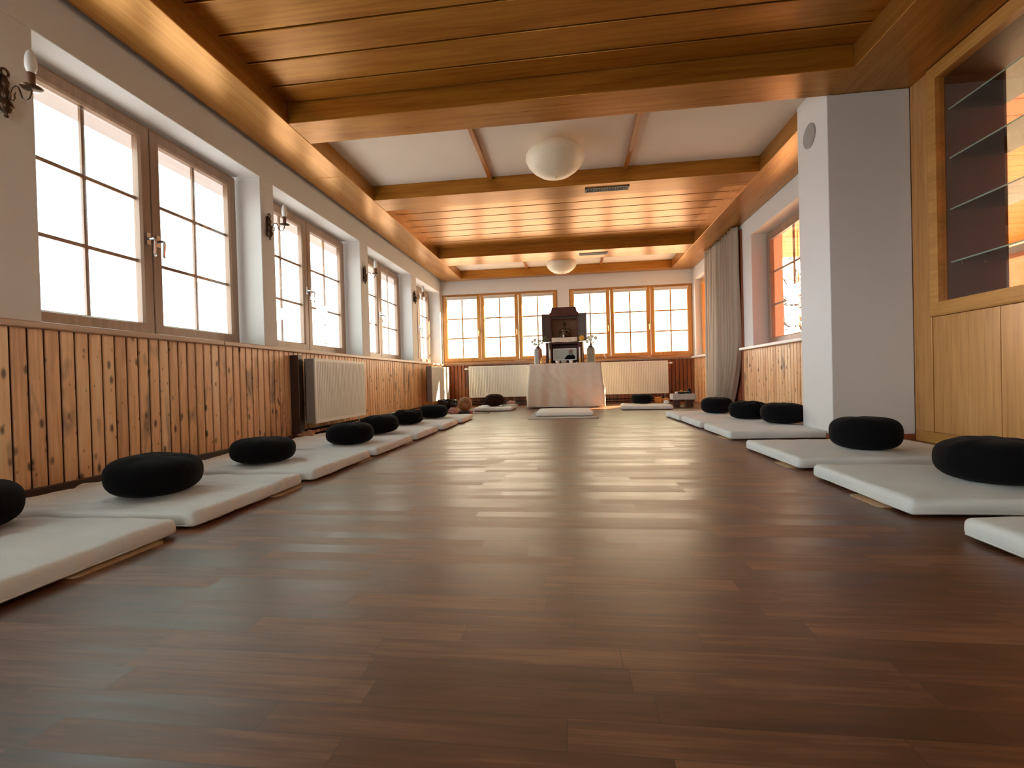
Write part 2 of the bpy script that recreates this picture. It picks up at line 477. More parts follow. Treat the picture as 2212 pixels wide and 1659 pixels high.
# right wall beyond the column
bm = BM()
RWY = [(5.235, 6.60), (8.42, 9.46)]
box(bm, XR, XR+.28, 3.86, YF+.2, WH, 3.0)
box(bm, XR, XR+.28, 3.86, 6.95, -.1, ZS-.03)
box(bm, XR, XR+.28, 8.25, YF+.2, -.1, ZS-.03)
box(bm, XR, XR+.28, 3.86, 5.235, ZS-.03, WH)
box(bm, XR, XR+.28, 6.60, 6.95, ZS-.03, WH)
box(bm, XR, XR+.28, 8.25, 8.42, ZS-.03, WH)
box(bm, XR, XR+.28, 9.46, YF+.2, ZS-.03, WH)
struct(obj('wall_right', bm, m_wall, bevel=.005), 'white right-hand wall beyond the column')
bm = BM()
BW = [(-.70, .70)]  # unseen window opening, added to fill the room with daylight
box(bm, -3.0, 3.2, YB-.2, YB, -.1, .25); box(bm, -3.0, 3.2, YB-.2, YB, 2.45, 3.0)
xs_ = [-3.0] + [v for w_ in BW for v in w_] + [3.2]
for a, b in zip(xs_[::2], xs_[1::2]): box(bm, a, b, YB-.2, YB, .25, 2.45)
struct(obj('wall_back', bm, m_wall), 'wall behind the camera with an opening added for fill daylight')
# column
bm = BM(); prism(bm, [(3.82, 0), (4.285, 0), (4.285, ZC), (3.8305, ZC), (3.8305, ZB), (3.82, ZB)], 1.93, 2.49, 'X')
struct(obj('wall_column', bm, m_wall, bevel=.006), 'white plastered column standing out from the right wall')
bm = BM()
box(bm, 1.915, 2.49, 3.80, 3.82, 0, .045); box(bm, 1.915, 1.93, 3.82, 4.30, 0, .045)
struct(obj('baseboard_column', bm, m_redtrim, bevel=.003), 'low brown skirting round the column')
# roof slab
struct(boxobj('ceiling', (-3.0, 3.2, YB, YF+.2, 2.90, 3.0), m_dark))

# ------------------------------------------------------------------ wooden ceiling
def planks(name, y0, y1, first, label):
    bm = BM(); p = .2655; y = first
    while y - p > y0: y -= p
    cuts = [y0]
    while y < y1:
        if y - y0 > .02: cuts.append(y)
        y += p
    cuts.append(y1)
    for a, b in zip(cuts, cuts[1:]): box(bm, XI-.02, XRI+.02, a+.008, b-.008, ZC, ZC+.02)
    boxb = boxobj(name.replace('ceiling', 'ceiling_backing'), (XI-.02, XRI+.02, y0, y1, ZC+.0215, ZC+.03), m_darktrim); struct(boxb, 'dark backing seen in the grooves between ceiling planks')
    return struct(obj(name, bm, m_oakx, bevel=.004), label)
planks('ceiling.001', YB, 3.506, 3.035, 'dark oak plank ceiling of the near bay')
planks('ceiling.002', 5.48, 7.775, 6.06, 'golden oak plank ceiling of the middle bay')
struct(boxobj('ceiling.003', (XI-.02, XRI+.02, 3.83, 5.14, ZC, ZC+.02), m_ceilw), 'white ceiling panel of the bay with the nearer round lamp')
struct(boxobj('ceiling.004', (XI-.02, XRI+.02, 8.30, 9.42, ZC, ZC+.02), m_ceilw), 'white ceiling panel of the bay with the farther round lamp')
tn = 0
def trim(b, m, label, bevel=.004):
    global tn
    tn += 1
    return struct(boxobj('trim_%d' % tn, b, m, bevel=bevel), label)
trim((-2.568, XI, YB, 4.475, ZB, 2.85), m_oaky, 'oak soffit running along the left wall, near length')
trim((-2.568, XI, 4.479, YF, ZB, 2.85), m_oaky, 'oak soffit running along the left wall, far length')
trim((XRI, 2.37, 4.286, YF, ZB, 2.85), m_oaky, 'oak soffit running along the right wall')
trim((XRI, 2.88, YB, 3.8295, ZB+.002, 2.85), m_oaky, 'dark oak soffit above the display cabinet')
trim((XI, XRI, 9.40, YF, ZB+.001, 2.85), m_oakx, 'oak soffit over the far windows')
trim((XI, XRI, 3.506, 3.83, ZB+.001, 2.85), m_oakx, 'broad oak ceiling beam nearest the camera')
trim((XI, XRI, 5.135, 5.48, ZB+.001, 2.85), m_oakx, 'broad oak ceiling beam behind the nearer round lamp')
trim((XI, XRI, 7.775, 8.30, ZB+.001, 2.85), m_oakx, 'broad oak ceiling beam in front of the farther round lamp')
for x in (-.815, .62):
    trim((x-.022, x+.022, 3.83, 5.135, ZC-.035, ZC), m_oakp, 'thin orange batten across the nearer white bay')
    trim((x-.022, x+.022, 8.30, 9.40, ZC-.035, ZC), m_oakp, 'thin orange batten across the farther white bay')

# ------------------------------------------------------------------ wainscot and sills
m_groove = plain('groove_dark_red_brown', (.035, .010, .006), .6, obj=False)
def wainscot(name, a0, a1, axis, face, sgn, z0, z1, m, label):
    """vertical boards; sgn = side of 'face' the room lies on"""
    bm = BM(); p = .0745; k = math.floor(a0/p)
    while k*p < a1:
        u0, u1 = max(a0, k*p+.0055), min(a1, (k+1)*p-.0055); k += 1
        if u1-u0 < .004: continue
        g = .0035; o = face; i = face+sgn*.013
        pts = [(u0, o), (u0, i-sgn*g), (u0+g, i), (u1-g, i), (u1, i-sgn*g), (u1, o)]
        if axis == 'Y': pts = [(b, a) for a, b in pts]
        prism(bm, pts, z0, z1, 'Z')
    e = (face-sgn*.001, face+sgn*.003)
    lo, hi = min(e), max(e)
    bb = (lo, hi, a0, a1, z0, z1) if axis == 'Y' else (a0, a1, lo, hi, z0, z1)
    struct(boxobj(name + '_backing', bb, m_groove), 'dark backing in the grooves of ' + label)
    return struct(obj(name, bm, m), label)
wainscot('wall_left_panelling', YB, YF, 'Y', XL, 1, .0, ZS-.035, m_pineY, 'knotty pine boarding below the left windows')
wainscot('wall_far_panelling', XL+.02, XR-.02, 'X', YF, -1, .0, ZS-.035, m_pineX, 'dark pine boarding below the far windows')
wainscot('wall_right_panelling', 4.29, 6.93, 'Y', XR, -1, .0, ZS-.035, m_pineY, 'pine boarding below the right window')
wainscot('wall_right_panelling.001', 8.27, YF, 'Y', XR, -1, .0, ZS-.035, m_pineY, 'pine boarding beyond the curtain')
def sill(b, m, label):
    global tn
    tn += 1
    bm = BM(); box(bm, *b)
    return struct(obj('trim_%d' % tn, bm, m, bevel=.006), label)
sill((XL-.30, XL+.045, YB, 3.30, ZS-.035, ZS), m_sill, 'brown window ledge along the left wall, near length')
sill((XL-.30, XL+.045, 3.303, YF, ZS-.035, ZS), m_sill, 'brown window ledge along the left wall, far length')
sill((XL+.045, XR-.05, YF-.06, YF+.15, ZS-.02, ZS+.015), m_sillx, 'orange brown ledge below the far windows')
m_sillw = plain('white_sill_paint', (.74, .72, .69), .35, obj=False)
sill((XR-.075, XR+.20, 4.30, 6.92, ZS-.035, ZS), m_sillw, 'white window ledge on the right wall')
sill((XR-.075, XR+.20, 8.36, YF-.06, ZS-.035, ZS), m_sillw, 'white window ledge beyond the curtain')
struct(boxobj('baseboard_left', (XL+.013, XL+.04, YB, 4.16, 0, .05), m_darktrim, bevel=.004), 'dark skirting under the left pine boards')
bm = BM(); box(bm, XL+.013, XL+.10, 4.18, 4.26, 0, .80); box(bm, XL+.013, XL+.05, 4.26, 4.335, .1, .80)
tag(obj('pipe_casing', bm, m_darktrim, bevel=.004), 'dark upright boxing on the pine wall just before the nearer radiator', 'pipe casing')

# ------------------------------------------------------------------ windows
NW = 0
def window(loc, rz, width, z0, z1, ncas, depth, rows=3, cols=2, handle='inner', shutter=True, label=None, bar=.011, tone=None):
    """local x along the wall, y outward, frame front at y = depth"""
    global NW
    NW += 1
    w_ = empty('window_%d' % NW, loc, rz)
    struct(w_, label)
    fm, fh = tone or (m_frame, m_frameh)
    fw_ = .045
    bm = BM()
    box(bm, 0, fw_, depth+.02, depth+.08, z0, z1); box(bm, width-fw_, width, depth+.02, depth+.08, z0, z1)
    obj('frame_upright', bm, fm, w_, bevel=.003)
    bm = BM()
    box(bm, fw_, width-fw_, depth+.02, depth+.08, z0, z0+.05); box(bm, fw_, width-fw_, depth+.02, depth+.08, z1-.05, z1)
    obj('frame_rail', bm, fh, w_, bevel=.003)
    cw = (width - 2*.018)/ncas
    cs = .078
    for i in range(ncas):
        x0 = .018 + i*cw + .003; x1 = x0 + cw - .006
        a, b = z0+.022, z1-.022
        bm = BM(); y0, y1 = depth, depth+.055
        bo = (x0, x1, a, b); bi = (x0+cs, x1-cs, a+cs, b-cs)
        def ring(y, q): return [bm.verts.new(p) for p in ((q[0], y, q[2]), (q[1], y, q[2]), (q[1], y, q[3]), (q[0], y, q[3]))]
        c = .012
        qo = [ring(y1, bo), ring(y0+.004, bo), ring(y0, (bo[0]+.004, bo[1]-.004, bo[2]+.004, bo[3]-.004)),
              ring(y0, (bi[0]-c, bi[1]+c, bi[2]-c, bi[3]+c)), ring(y0+.014, bi), ring(y1, bi)]
        for r0, r1 in zip(qo, qo[1:]+qo[:1]):
            for k in range(4): bm.faces.new((r0[k], r0[(k+1) % 4], r1[(k+1) % 4], r1[k]))
        cas = obj('casement', bm, fm if i % 2 == 0 else fm, w_)
        bm = BM(); box(bm, bi[0]-.002, bi[1]+.002, y0+.030, y0+.034, bi[2]-.002, bi[3]+.002)
        obj('glass_pane', bm, m_glass, cas)
        bm = BM(); t = bar
        for k in range(1, cols):
            x = bi[0] + (bi[1]-bi[0])*k/cols; box(bm, x-t, x+t, y0+.036, y0+.052, bi[2], bi[3])
        for k in range(1, rows):
            z = bi[2] + (bi[3]-bi[2])*k/rows; box(bm, bi[0], bi[1], y0+.037, y0+.051, z-t, z+t)
        obj('glazing_bars', bm, fm, cas)
        # handle
        sides = []
        if handle == 'inner' and ncas == 2: sides = [x1-.035] if i == 0 else [x0+.035]
        elif handle == 'triple': sides = {0: [x1-.035], 1: [x1-.03], 2: []}[i]
        elif handle == 'single': sides = [x0+.035]
        for hx in sides:
            bm = BM(); hz = (z0+z1)/2 - .055
            box(bm, hx-.015, hx+.015, depth-.010, depth, hz-.04, hz+.04)
            tube(bm, [(hx, depth-.008, hz), (hx, depth-.04, hz), (hx, depth-.052, hz-.004), (hx, depth-.055, hz-.02), (hx, depth-.053, hz-.06), (hx, depth-.048, hz-.10), (hx, depth-.055, hz-.118)], [.009, .009, .009, .008, .008, .008, .007], 8)
            obj('handle', bm, m_brass if handle == 'triple' else m_chrome, cas, smooth=False)
    if shutter:
        bm = BM(); box(bm, .02, width-.02, depth+.085, depth+.089, z1-.175, z1)
        obj('shutter_strip', bm, m_shutter, w_)
    return w_
for i, (a, b) in enumerate(LW):
    ww = b-a-.03
    if i == 5: ww = 1.44
    nm = ['hidden behind the camera, far back', 'hidden beside the camera', 'nearest of the left-hand windows, two casements with glazing bars',
          'second window along the left wall', 'third window along the left wall', 'farthest window of the left wall, by the corner'][i]
    window((XL, a+.005, 0), R(90), ww, ZS, WH-.01, 2, .20, label=nm)
window((W1[0], YF, 0), 0, W1[1]-W1[0], FZ0, FZ1, 3, .0, handle='triple', shutter=False, bar=.013, tone=(m_far, m_farh), label='left window of the far wall, behind the altar')
window((W2[0], YF, 0), 0, W2[1]-W2[0], FZ0, FZ1, 3, .0, handle='triple', shutter=False, bar=.013, tone=(m_far, m_farh), label='right window of the far wall')
window((XR, 6.595, 0), R(-90), 1.355, ZS, WH-.01, 1, .18, handle='none', shutter=False, label='window on the right wall between curtain and column')
window((XR, 9.455, 0), R(-90), 1.03, ZS, WH-.01, 1, .10, handle='none', shutter=False, tone=(m_far, m_farh), label='window on the right wall in the far corner')
for a, b in BW:  # added window out of view, letting in fill light
    window((b, YB, 0), PI, b-a, .25, 2.45, 2, .10, handle='none', shutter=False, label='tall window added behind the camera for fill daylight')
# pleated blinds gathered at the top of the far windows
for (x0, wdt) in ((W1[0], W1[1]-W1[0]), (W2[0], W2[1]-W2[0])):
    cw = (wdt-.036)/3
    side = 'left' if x0 < -1 else 'right'
    for i in range(3):
        a = x0+.018+i*cw+.06; b = a+cw-.12
        t = empty('roller_blind', ((a+b)/2, YF-.016, 2.215)); h = (b-a)/2
        tag(t, '%s blind gathered at the top of the %s casement of the %s far window' % (('pale pleated', 'white pleated', 'pale pleated')[i], ('left', 'middle', 'right')[i], side), 'blind', 'blinds on the far windows')
        bm = BM(); box(bm, -h, h, -.012, .012, -.002, .022); obj('rail', bm, m_blind, t, bevel=.003)
        bm = BM()
        for k in range(4): box(bm, -h+.01, h-.01, -.009+.002*(k % 2), .009-.002*(k % 2), -.012-.010*k, -.004-.010*k)
        obj('pleats', bm, m_blind, t)
        for s in (-.35, .4):
            bm = BM(); box(bm, s*2*h*.8-.006, s*2*h*.8+.006, -.014, -.008, -.06, -.02); obj('clip', bm, m_white, t)

# ------------------------------------------------------------------ door niche behind the curtain
bm = BM()
box(bm, XR-.02, XR+.05, 6.92, 6.99, 0, 2.50); box(bm, XR-.02, XR+.05, 8.21, 8.28, 0, 2.50); box(bm, XR-.02, XR+.05, 6.99, 8.21, 2.43, 2.50)
d1 = struct(obj('door_1', bm, m_redtrim, bevel=.004), 'red brown door frame behind the curtain')
bm = BM(); box(bm, XR+.02, XR+.06, 6.99, 8.21, 0, 2.43)
for a, b in ((.15, 1.0), (1.12, 2.3)): box(bm, XR+.010, XR+.022, 7.12, 8.08, a, b)
obj('door_panel', bm, m_redtrim, d1, bevel=.003)

# ------------------------------------------------------------------ curtain
cur = empty('curtain', (2.30, 7.6, 0))
tag(cur, 'floor-length grey beige curtain hanging before the door on the right wall', 'curtain')
random.seed(4)
def curtain(y0, y1, sweep, seed, n):
    bm = BM(); NU, NV = n*14, 40
    g = []
    for j in range(NV+1):
        t = j/NV; z = 2.545*(1-t) + .05*t
        row = []
        for i in range(NU+1):
            s = i/NU
            a = y0 + sweep(t); b = y1
            y = a + (b-a)*s
            am = .040 + .026*t
            ph = 2*PI*n*s + .35*math.sin(seed + 5*t + 9*s)
            x = 2.300 + am*math.sin(ph) + .02*noise.noise(Vector((s*6+seed, t*2.2, 1)))
            y += .012*math.sin(2*ph + seed)
            row.append(bm.verts.new((x-2.30, y-7.6, z)))
        g.append(row)
    for j in range(NV):
        for i in range(NU): bm.faces.new((g[j][i], g[j][i+1], g[j+1][i+1], g[j+1][i]))
    return bm
def sweep1(t):
    return .0 if t < .55 else .42*((t-.55)/.45)**2.2
def sweep2(t):
    return .0 if t < .4 else .06*((t-.4)/.6)
for nm, bmx in (('panel', curtain(6.93, 7.72, sweep1, 1.0, 6)), ('panel', curtain(7.71, 8.34, sweep2, 3.7, 5))):
    o = obj(nm, bmx, m_curtain, cur, smooth=True)
    sol = o.modifiers.new('thick', 'SOLIDIFY'); sol.thickness = .003
bm = BM(); tube(bm, [(.04, -.72, 2.57), (.04, .78, 2.57)], .010, 8); obj('rail', bm, m_darktrim, cur)

# ------------------------------------------------------------------ porch seen through the right windows
st = boxobj('porch_wall', (XR+.28, 3.10, 7.4, 7.6, -.1, 3.2), m_porchwall)
tag(st, 'beige plastered pier outside the right window', 'outer wall'); st['kind'] = 'structure'
bm = BM()
for k in range(43):
    y = -3.0 + k*.30
    box(bm, XR+.28, 8.0, y+.005, y+.295, 2.75, 2.79)  # unseen near length added to keep sun off the cabinet glass
st = obj('porch_roof', bm, m_porchroof); tag(st, 'orange board porch roof seen through the right window, extended out of view to block sun', 'porch roof'); st['kind'] = 'structure'
bm = BM(); box(bm, 8.0, 8.1, -3.0, 9.9, 1.95, 2.8); box(bm, 8.0, 8.1, -3.0, 9.9, -.1, .2); box(bm, 8.0, 8.1, -3.0, 4.6, .2, 1.95)  # near stretch of the band closed, unseen, to darken the display case
for y in (-3.0, 0.2, 3.4, 6.6, 9.78): box(bm, 8.0, 8.1, y, y+.12, .2, 1.95)
st = obj('porch_front', bm, m_porchroof); st['kind'] = 'structure'; st['label'] = 'orange boarded porch front with open window band, near stretch closed to cut light'; st['category'] = 'porch front'
st = boxobj('porch_wall', (XR+.28, 8.1, -3.1, -3.0, -.1, 2.8), m_porchwall); st['kind'] = 'structure'; st['label'] = 'beige end wall of the porch'; st['category'] = 'outer wall'
st = boxobj('porch_deck', (XR+.28, 8.1, -3.1, 9.9, -.2, -.1), m_porchwall); st['kind'] = 'structure'; st['label'] = 'porch floor boards'; st['category'] = 'deck'
# porch lanterns, added and lit so the porch boards glow orange
m_glow = bpy.data.materials.new('lit_bulb'); m_glow.use_nodes = True
_b = m_glow.node_tree.nodes['Principled BSDF']; _b.inputs['Emission Color'].default_value = (1, .72, .42, 1); _b.inputs['Emission Strength'].default_value = 6
def lantern(loc, watts, label):
    t = empty('added_porch_lantern', loc); tag(t, label, 'lamp', 'candle lamps added to the porch')
    bm = BM(); tube(bm, [(0, 0, .32), (0, 0, 2.75-loc[2])], .008, 6); obj('cord', bm, m_brass, t)
    bm = BM(); tube(bm, [(0, 0, .0), (0, 0, .33)], .012, 8); tube(bm, [(-.16, 0, .12), (-.12, 0, .04), (0, 0, .0), (.12, 0, .04), (.16, 0, .12)], .008, 6); obj('arms', bm, m_brass, t)
    for x in (-.16, .16, 0):
        bm = BM(); lathe(bm, [(.004, 0), (.028, .01), (.014, .02), (.014, .10), (.02, .13), (.012, .17), (.002, .20)], (x, 0, .12 if x else .33-.15), 12); obj('bulb', bm, m_glow, t, smooth=True)
    ld = bpy.data.lights.new('added_porch_light', 'POINT'); ld.energy = watts; ld.color = (1, .70, .42); ld.shadow_soft_size = .12
    lo = bpy.data.objects.new('added_porch_light', ld); col.objects.link(lo); lo.parent = t; lo.location = (0, -.12, .22)
lantern((3.62, 8.1, 1.95), 4, 'white candle lamp added under the porch roof to brighten its orange boards, beyond the right window')
lantern((5.6, 5.6, 1.95), 60, 'white candle lamp added in the porch behind the display cabinet for an orange glow')
# tree outside
random.seed(11)
t = empty('bare_tree', (7.2, 13.2, -1.0)); tag(t, 'bare branching tree outside the right window', 'tree')
bm = BM()
def branch(p, d, L, r, dep):
    pts = [p]; q = p.copy(); dd = d.copy()
    for k in range(4):
        dd = (dd + Vector([random.uniform(-.22, .22) for _ in range(3)])).normalized()
        q = q + dd*L/4; pts.append(q.copy())
    tube(bm, pts, [r*(1-.13*k) for k in range(5)], 5 if dep else 8)
    if dep < 4:
        for k in range(3 if dep < 3 else 4):
            s = pts[random.choice((2, 3, 4))]
            nd = (dd + Vector([random.uniform(-.95, .95) for _ in range(3)]) + Vector((0, 0, .1))).normalized()
            branch(s, nd, L*.66, r*.52, dep+1)
branch(Vector((0, 0, 0)), Vector((0, 0, 1)), 2.1, .13, 0)
branch(Vector((-.1, 0, 1.2)), Vector((-.5, -.1, .7)), 1.9, .07, 1)
branch(Vector((.1, 0, 1.0)), Vector((.5, .1, .6)), 1.9, .07, 1)
branch(Vector((0, 0, 1.9)), Vector((-.3, .1, 1)), 1.9, .06, 1)
obj('trunk', bm, m_bark, t)

# ------------------------------------------------------------------ display cabinet
cab = empty('display_cabinet', (2.49, 1.2, 0))
tag(cab, 'built-in honey oak cabinet wall with a glazed display case, right of the white column', 'cabinet')
CX = 2.49
def cb(name, b, m, bevel=.002, parent=None, **k):
    bm = BM(); box(bm, b[0]-CX, b[1]-CX, b[2]-1.2, b[3]-1.2, b[4], b[5]); return obj(name, bm, m, parent or cab, bevel=bevel, **k)
cb('end_post', (CX, CX+.06, 3.645, 3.818, .06, ZB), m_oakv)
cb('plinth', (CX-.012, CX+.06, -2.28, 3.80, 0, .075), m_oakvx)
yy = [3.643, 3.12, 2.42, 1.72, 1.02, .32, -.38, -1.08, -2.28]
for a, b in zip(yy, yy[1:]): cb('lower_panel', (CX+.006, CX+.04, b+.002, a-.002, .076, .872), m_oakv)
# frame of the glazed case: mitred ring
G = dict(y0=-.4, y1=3.572, z0=.968, z1=2.475)
bm = BM()
def ringy(x, q): return [bm.verts.new((x-CX, p[0]-1.2, p[1])) for p in ((q[0], q[2]), (q[1], q[2]), (q[1], q[3]), (q[0], q[3]))]
bo = (G['y0']-.075, 3.645, .874, 2.557); bi = (G['y0'], G['y1'], G['z0'], G['z1'])
qs = [ringy(CX+.05, bo), ringy(CX-.010, bo), ringy(CX-.016, (bo[0]+.01, bo[1]-.01, bo[2]+.01, bo[3]-.002)), ringy(CX-.006, bi), ringy(CX+.05, bi)]
for r0, r1 in zip(qs, qs[1:]+qs[:1]):
    for k in range(4): bm.faces.new((r0[k], r0[(k+1) % 4], r1[(k+1) % 4], r1[k]))
obj('case_frame', bm, m_oakvx, cab)
cb('upper_panel', (CX+.006, CX+.04, -2.28, G['y0']-.077, .874, 2.557), m_oakv)
door = cb('glass_door', (CX+.020, CX+.026, G['y0'], G['y1'], G['z0'], G['z1']), m_vglass, 0)
m_casein = wood('case_interior_dark_brown', (.12, .052, .026), (.075, .03, .015), 'Z', .55)
XBK = 2.915
cb('case_end', (CX+.05, XBK, 3.572, 3.60, G['z0']-.02, 2.50), m_casein, 0)
cb('case_end', (CX+.05, XBK, G['y0']-.03, G['y0'], G['z0']-.02, 2.50), m_casein, 0)
cb('case_floor', (CX+.05, XBK, G['y0'], 3.572, G['z0']-.02, G['z0']-.001), m_casein, 0)
cb('case_top', (CX+.05, XBK, G['y0'], 3.572, G['z1']+.005, G['z1']+.02), m_casein, 0)
cb('back_pane', (XBK-.012, XBK-.006, 2.75, 3.571, G['z0'], G['z1']), m_vglass, 0)
cb('case_back', (XBK-.014, XBK, G['y0'], 2.749, G['z0'], G['z1']+.005), m_casein, 0)  # back closed out of view to hold back warm porch light
m_edge = plain('green_glass_edge', (.42, .60, .48), .3)
for i, z in enumerate((2.256, 1.928, 1.585, 1.23)):
    cb('glass_shelf', (CX+.075+.0*i, XBK-.02, G['y0']+.01, 3.565, z-.004, z+.004), m_shelfg, 0)
    cb('shelf_edge', (CX+.071, CX+.0745, G['y0']+.01, 3.565, z-.004, z+.004), m_edge, 0)
    bm = BM()
    bm.free()
    for x in (CX+.13, CX+.27):
        bm = BM(); tube(bm, [(x-CX, 3.572-1.2, z-.012), (x-CX, 3.555-1.2, z-.012)], .007, 8)
        obj('shelf_pin', bm, m_chrome, cab)
# jar standing in the case
t = empty('glass_jar', (2.78, 2.86, 1.589)); tag(t, 'greenish glass jar on the glass shelf at the right edge of the picture', 'jar')
bm = BM(); lathe(bm, [(.05, 0), (.075, .02), (.085, .12), (.07, .2), (.045, .235), (.048, .25), (.04, .25), (.02, .2)], (0, 0, 0), 24); obj('body', bm, plain('dull_green_glass', (.12, .13, .07), .15), t, smooth=True)
# wall around the case (the wall the cabinet is built against)
bm = BM()
box(bm, XBK, XBK+.12, YB, 3.86, -.1, .95); box(bm, XBK, XBK+.12, YB, 3.86, 2.50, 3.0)
box(bm, XBK+.001, XBK+.12, YB, 2.75, .95, 2.50); box(bm, XBK, XBK+.012, 3.601, 3.86, .95, 2.50); box(bm, XR+.12, XBK+.12, 3.83, 3.90, -.1, 3.0)
struct(obj('wall_right.001', bm, m_porchwall))

# ------------------------------------------------------------------ disc on the column
bm = BM(); lathe(bm, [(.093, 0), (.095, -.006), (.086, -.010), (.02, -.011)], (1.929, 4.08, 2.39), 32, 'X')
o = obj('cover_plate', bm, m_disc); tag(o, 'round grey cover plate high on the side of the white column', 'cover plate')

# ------------------------------------------------------------------ radiators
def radiator(loc, rz, L, z0, z1, label, D=.10, valve_end=1, group='white panel radiators'):
    """local x along the radiator, front faces -y, front panel at y=0, back at y=D"""
    t = empty('radiator', loc, rz); tag(t, label, 'radiator', group)
    bm = BM(); n = int(L/.033)
    zz0, zz1 = z0+.03, z1-.03
    pts = [(0, .012), (0, 0), (.025, 0)]
    p = (L-.05)/n
    for i in range(n):
        x = .025+i*p
        pts += [(x+p*.22, 0), (x+p*.34, .007), (x+p*.66, .007), (x+p*.78, 0)]
    pts += [(L-.025, 0), (L, 0), (L, .012)]
    prism(bm, pts, zz0, zz1, 'Z')
    box(bm, 0, L, .0, .012, z0, zz0); box(bm, 0, L, .0, .012, zz1, z1)
    obj('front_panel', bm, m_rad, t, bevel=.0015)
    for x in (0, L-.004):
        bm = BM(); box(bm, x, x+.004, .012, D, z0+.005, z1-.002); o = obj('side_panel', bm, m_radgrille, t, bevel=.002)
        for z in (z0+.05, z1-.05):
            bm = BM(); lathe(bm, [(.014, 0), (.014, .006 if x else -.006)], (x+(.004 if x else 0), D*.5, z), 12, 'X'); obj('plug', bm, m_radgrille, o)
    bm = BM()
    for k in range(int(L/.03)): box(bm, .01+k*.03, .03+k*.03, .014, D-.002, z1-.012, z1-.003)
    box(bm, 0, L, .010, .016, z1-.014, z1); box(bm, 0, L, D-.006, D, z1-.014, z1)
    obj('top_grille', bm, m_rad, t)
    bm = BM(); box(bm, .0, L, D-.012, D-.001, z0+.03, z1-.03); obj('back_panel', bm, m_rad, t)
    x = L if valve_end == 1 else 0; s = 1 if valve_end == 1 else -1
    bm = BM(); tube(bm, [(x, D*.5, z1-.05), (x+s*.03, D*.5, z1-.05)], .008, 8); lathe(bm, [(.012, s*.025), (.020, s*.03), (.022, s*.05), (.020, s*.085), (.010, s*.09)], (x, D*.5, z1-.05), 14, 'X'); obj('valve', bm, m_rad, t, smooth=False)
    bm = BM(); tube(bm, [(x-s*.06, D*.5, z0+.01), (x-s*.06, D*.5, z0-.03), (x-s*.06, D*.6, .05)], .008, 8); obj('feed_pipe', bm, m_chrome, t)
    return t
radiator((-2.40, 4.24, 0), R(90), 1.095, .148, .768, 'white panel radiator on the left wall, the nearer of the two there', D=.11)
radiator((-2.40, 8.06, 0), R(90), 1.165, .166, .787, 'white panel radiator on the left wall by the far corner', D=.11)
radiator((-2.06, 9.47, 0), 0, 1.27, .168, .800, 'white panel radiator on the far wall, left of the altar table', valve_end=-1)
radiator((.585, 9.47, 0), 0, 1.27, .172, .803, 'white panel radiator on the far wall, right of the altar table')
bm = BM()
tube(bm, [(-2.545, 4.30, .030), (-2.545, 9.52, .030)], .012, 8); tube(bm, [(-2.575, 4.30, .075), (-2.575, 9.52, .075)], .012, 8)
tag(obj('heating_pipes', bm, m_pipe, smooth=True), 'pair of dark heating pipes along the foot of the left wall', 'pipes')
bm = BM()
tube(bm, [(-2.40, 9.555, .030), (2.3, 9.555, .030)], .011, 8); tube(bm, [(-2.40, 9.57, .075), (2.3, 9.57, .075)], .011, 8)
tag(obj('heating_pipes', bm, m_pipe, smooth=True), 'pair of dark heating pipes along the foot of the far wall', 'pipes')

# ------------------------------------------------------------------ air vents, lamps, sconces
for (x0, x1, y0, y1, lb) in ((.20, .67, 5.235, 5.345, 'slotted air vent in the beam behind the nearer round lamp'), (.18, .645, 7.95, 8.08, 'slotted air vent in the beam by the farther round lamp')):
    t = empty('air_vent', ((x0+x1)/2, (y0+y1)/2, ZB)); tag(t, lb, 'vent', 'ceiling air vents')
    a, b = (x1-x0)/2, (y1-y0)/2
    bm = BM(); box(bm, -a, a, -b, -b+.012, -.008, 0); box(bm, -a, a, b-.012, b, -.008, 0); box(bm, -a, -a+.012, -b, b, -.008, 0); box(bm, a-.012, a, -b, b, -.008, 0); obj('frame', bm, m_vent, t)
    bm = BM(); box(bm, -a+.01, a-.01, -b+.01, b-.01, -.001, 0); obj('backing', bm, m_dark, t)
    bm = BM(); n = 26
    for k in range(n):
        x = -a+.02+(2*a-.04)*k/(n-1); box(bm, x-.0035, x+.0035, -b+.01, b-.01, -.007, -.001)
    obj('slats', bm, m_vent, t)
def dome_lamp(loc, k, lb):
    t = empty('ceiling_lamp', loc); tag(t, lb, 'lamp', 'round alabaster ceiling lamps')
    s = .27
    prof = [(.02, -.335), (.09, -.328), (.15, -.308), (.205, -.270), (.25, -.22), (.272, -.17), (.268, -.13), (.245, -.095), (.21, -.07), (.165, -.052), (.11, -.038), (.06, -.03)]
    bm = BM(); lathe(bm, [(r, z*k) for r, z in prof], (0, 0, 0), 48)
    obj('shade', bm, m_lamp, t, smooth=True)
    bm = BM(); lathe(bm, [(.004, -.352*k), (.012, -.346*k), (.014, -.335*k), (.008, -.328*k)], (0, 0, 0), 16); obj('finial', bm, m_lamp, t, smooth=True)
    bm = BM(); lathe(bm, [(.05, -.06*k), (.06, -.03), (.06, 0)], (0, 0, 0), 24); obj('ceiling_mount', bm, m_lamp, t, smooth=True)
    return t
dome_lamp((-.098, 4.46, ZC), 1.0, 'round alabaster glass ceiling lamp, the larger one nearer the camera')
dome_lamp((-.122, 8.62, ZC), .98, 'round alabaster glass ceiling lamp, the farther one above the altar')

